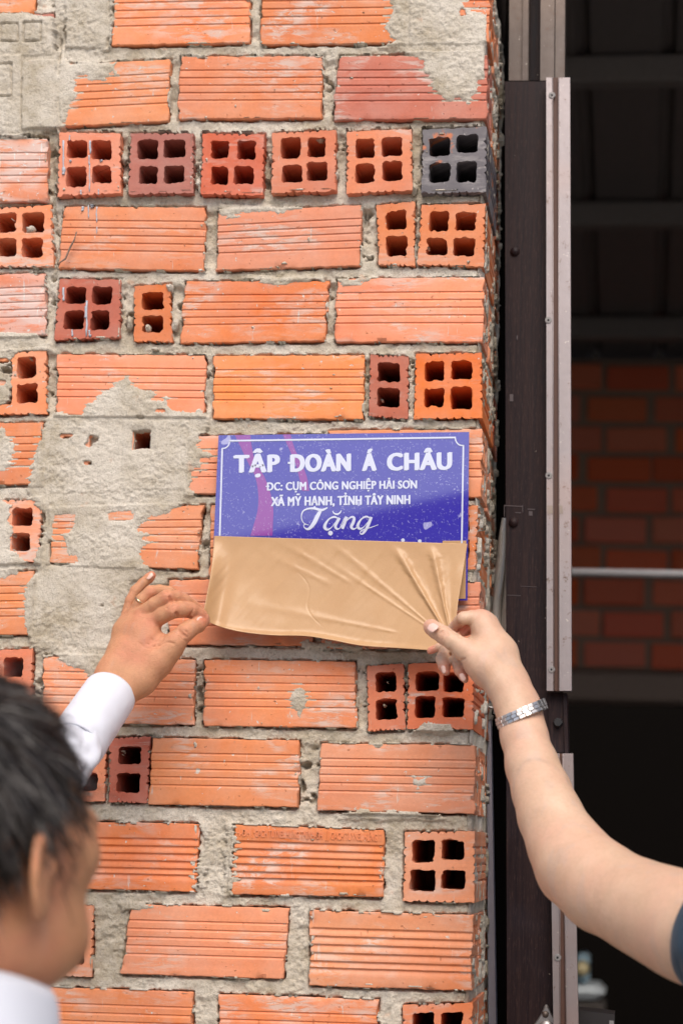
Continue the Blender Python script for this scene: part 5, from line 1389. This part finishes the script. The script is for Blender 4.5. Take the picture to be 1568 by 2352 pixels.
fw = Lh.field(.0012)
zw = lambda *p: [(918.7+.2539*a, 1347.5+.2539*b) for a,b in p]
for pts,r_,dp in ((zw((345,500),(365,440),(430,405)),1.1,.35),(zw((325,490),(350,430),(400,395)),1.0,.3),(zw((370,510),(390,450),(440,425)),1.0,.3),(zw((500,420),(560,455),(610,450),(640,390)),1.5,.5),(zw((510,330),(545,350),(530,400)),1.5,.5),
  (zw((450,600),(475,650),(520,690)),1.4,.45),(zw((520,675),(560,665),(590,650)),1.1,.4),(zw((450,560),(458,640),(462,720)),1.4,.5),(zw((600,370),(560,410),(560,440)),1.1,.4),(zw((340,600),(390,610),(440,640)),.8,.3)):
    crease_on(fw, pts, r_, dp)
Vw,Fw = fw.mesh(); fr_w = Lr.field(.0024); Vr_,Fr_ = fr_w.mesh()
keepv = Vr_[:,1] < -.186; fk = keepv[Fr_].any(1); Fr_ = Fr_[fk]; keepw = Vw[:,1] >= -.188; Fw = Fw[keepw[Fw].all(1)]
Fw = np.concatenate([Fw, Fr_+len(Vw)]); Vw = np.concatenate([Vw, Vr_])
# coarse rest of her figure beyond the frame
sh = D(1860,2225,-460); wc = np.array([sh[0]+.20, sh[1]-.10, sh[2]-.02]); wf = np.array([-.45,.89,0]); wr_ = np.array([.89,.45,0])
fb_ = Field(wc-np.array([.5,.42,.3]), wc+np.array([.42,.42,.46]), .009)
fb_.cap(wc+udir*.02, wc+udir*.13, .05, .05, .03); hw = wc+udir*.24; HW = np.stack([wf,wr_,udir])
fb_.ell(hw, HW, (.095,.075,.11), .02); fb_.ell(hw+wf*.04-udir*.05, HW, (.06,.055,.06), .02); fb_.cap(hw+wf*.09, hw+wf*.11-udir*.03, .006,.011,.008)
fb_.cap(sh, wc, .062, .06, .03); fb_.cap(wc, wc+wr_*.16, .06,.06,.03); fb_.cap(wc-udir*.08, wc-udir*.2,.1,.1,.04)
fb_.cap(wc+wr_*.16, wc+wr_*.2-udir*.26,.045,.035,.01)
Vb,Fb = fb_.mesh()
o = mesh_obj('body', np.concatenate([Vw,Vb]), np.concatenate([Fw,Fb+len(Vw)]).astype(np.int32), M['skin_w'], None, True); setpar(o, woman)
fb_ = Field(hw-.16, hw+.16, .008); fb_.ell(hw-wf*.015+udir*.01, HW, (.102,.086,.112), .01); fb_.cap(hw-wf*.05, hw-wf*.06-udir*.12,.06,.05,.03)
w_,p_ = fb_.win(hw-.16,hw+.16,.01); q_=(p_-hw)@HW.T; fb_.f[w_] = np.maximum(fb_.f[w_], (np.minimum(q_[...,0]-.02, .05-q_[...,2])).astype(np.float32))
V,F = fb_.mesh(); o = mesh_obj('hair', V, F, M['hair'], None, True); setpar(o, woman)
tube_cloth('sleeve', [(1572,2052,-336,123),(1636,2148,-372,136),(1680,2164,-390,146),(1740,2190,-420,148),(1860,2225,-460,160)][1:], M['denim'], woman, 9, .003, flat=.95)
ft = Field(wc-np.array([.42,.42,.72]), wc+np.array([.42,.42,.14]), .011)
ft.cap(sh+udir*.0, wc-udir*.01, .085,.07,.04); ft.cap(wc-udir*.01, wc+wr_*.17-udir*.03,.07,.075,.04); ft.cap(wc-udir*.12, wc-udir*.58,.15,.13,.06)
ft.cap(wc+wr_*.17-udir*.03, wc+wr_*.2-udir*.2,.07,.055,.02)
V,F = ft.mesh(); o = mesh_obj('shirt', V, F, M['denim'], None, True); setpar(o, woman)
legs(wc-udir*.58, wf, wr_, M['trouser'], woman, 0)
nail('thumbnail', D(993,1439.5,-133), D(984,1436,-120)-D(1010,1452,-130), -NV_+np.array([.1,0,.35]), rr(990,1440,-120,27), rr(990,1440,-120,25), M['nail'], woman)
nail('fingernail', D(1017,1538,-111), D(1023,1548,-104)-D(1017,1522,-104), -NV_+np.array([-.6,0,-.1]), rr(1017,1538,-105,19), rr(1017,1538,-105,12), M['nail'], woman)
nail('fingernail', D(1061,1556,-117), D(1067,1563,-108)-D(1056,1544,-108), -NV_+np.array([-.35,0,-.1]), rr(1062,1556,-105,19), rr(1062,1556,-105,13), M['nail'], woman)

# bracelet of a wrist watch
M['steel'] = simple('bracelet_steel', (.58,.55,.53), .38, .95)
bc = D(1197,1640,-128); sc_w = scl(1196,1652,-.132)
armv = D(1229,1760,-156)-D(1176,1600,-124); armv/=np.linalg.norm(armv)
A_ = D(1254,1614,-130)-D(1138,1664,-130); A_/=np.linalg.norm(A_)
B_ = np.cross(A_, armv); B_ /= np.linalg.norm(B_); B_ *= -np.sign(B_@NV_)      # towards the viewer
wd_ = armv-A_*(armv@A_)*.0
ra_,rb_ = 58.5*sc_w, 62*sc_w; sag = 30*sc_w
watch = empty('watch_bracelet', Vector(bc), 'silver steel link bracelet of a wrist watch on the light skinned wrist', 'watch')
nl = 27; hw_ = 12.5*sc_w
for i in range(nl):
    th = 2*math.pi*(i+.5)/nl; th2 = math.pi*.96/nl
    def pt(t_, rad, w):
        tg = -A_*math.sin(t_)*ra_+B_*math.cos(t_)*rb_+wd_*math.cos(t_)*sag; tg/=np.linalg.norm(tg)
        ww = armv-tg*(armv@tg); ww/=np.linalg.norm(ww)
        return Vector(bc + A_*math.cos(t_)*(ra_+rad)+B_*math.sin(t_)*(rb_+rad)+wd_*math.sin(t_)*sag + ww*w)
    segs = [(-hw_,-.38*hw_,.0),( -.34*hw_,.34*hw_,.0004),(.38*hw_,hw_,.0)]
    link = None
    for si,(w0,w1,up_) in enumerate(segs):
        o_ = (.5*th2 if si==1 else 0)
        t0,t1 = th-th2*.94+o_, th+th2*.94+o_
        tm=(t0+t1)/2
        fr4=[pt(t0,.0012+up_,w0),pt(t1,.0012+up_,w0),pt(t1,.0012+up_,w1),pt(t0,.0012+up_,w1)]; bk4=[pt(t0,-.0006,w0),pt(t1,-.0006,w0),pt(t1,-.0006,w1),pt(t0,-.0006,w1)]
        mid=[pt(t0+.10*th2,.0019+up_,w0+.0003),pt(t1-.10*th2,.0019+up_,w0+.0003),pt(t1-.10*th2,.0019+up_,w1-.0003),pt(t0+.10*th2,.0019+up_,w1-.0003)]
        mb_ = MB() if link is None else link; link = mb_
        mb_.add(fr4+bk4+mid, [[7,6,5,4],[0,4,5,1],[1,5,6,2],[2,6,7,3],[3,7,4,0],[0,1,9,8],[1,2,10,9],[2,3,11,10],[3,0,8,11],[8,9,10,11]])
    link.build('link', M['steel'], watch)
# watch case on the hidden side of the wrist
cp = bc-B_*(rb_+.004); mbc = MB(); mbc.tube([Vector(cp+B_*.004),Vector(cp-B_*.005)], .016, 28); mbc.build('case', M['steel'], watch, False)

# ------------------------------------------------------------------ street side behind the camera: what the glossy things mirror
M['facade'] = simple('facade_paint', (.30,.27,.24), .9); M['tile'] = simple('roof_tile', (.20,.09,.06), .8); M['wing'] = simple('window_glass', (.03,.035,.04), .1)
hs = empty('house', Vector((-2,-11,GZ0)), 'plain rendered house with a pitched roof across the yard, out of the photograph', 'house')
MB().add([(-2.1,-11.4,GZ0+.001),(8,-11.4,GZ0+.001),(8,-11.4,GZ0+4.13),(3.4,-11.4,GZ0+4.75),(-2.1,-11.4,GZ0+3.50),(-2.1,-18,GZ0+.001),(8,-18,GZ0+.001),(8,-18,GZ0+4.13),(3.4,-18,GZ0+4.75),(-2.1,-18,GZ0+3.50)],[[0,1,2,3,4],[9,8,7,6,5],[0,4,9,5],[1,6,7,2],[0,5,6,1]]).build('wall', M['facade'], hs)
MB().add([(-2.5,-11.1,GZ0+3.46),(3.4,-11.1,GZ0+4.78),(3.4,-18.2,GZ0+4.78),(-2.5,-18.2,GZ0+3.46),(-2.5,-11.1,GZ0+3.56),(3.4,-11.1,GZ0+4.88),(3.4,-18.2,GZ0+4.88),(-2.5,-18.2,GZ0+3.56)],[[0,1,2,3],[7,6,5,4],[0,4,5,1],[1,5,6,2],[2,6,7,3],[3,7,4,0]]).build('roof', M['tile'], hs)
for x in (-1.2,1.2,3.6):
    w_o = MB().box((x,-11.42,GZ0+1),(x+1.2,-11.36,GZ0+2.2)).build('window', M['wing'], hs)
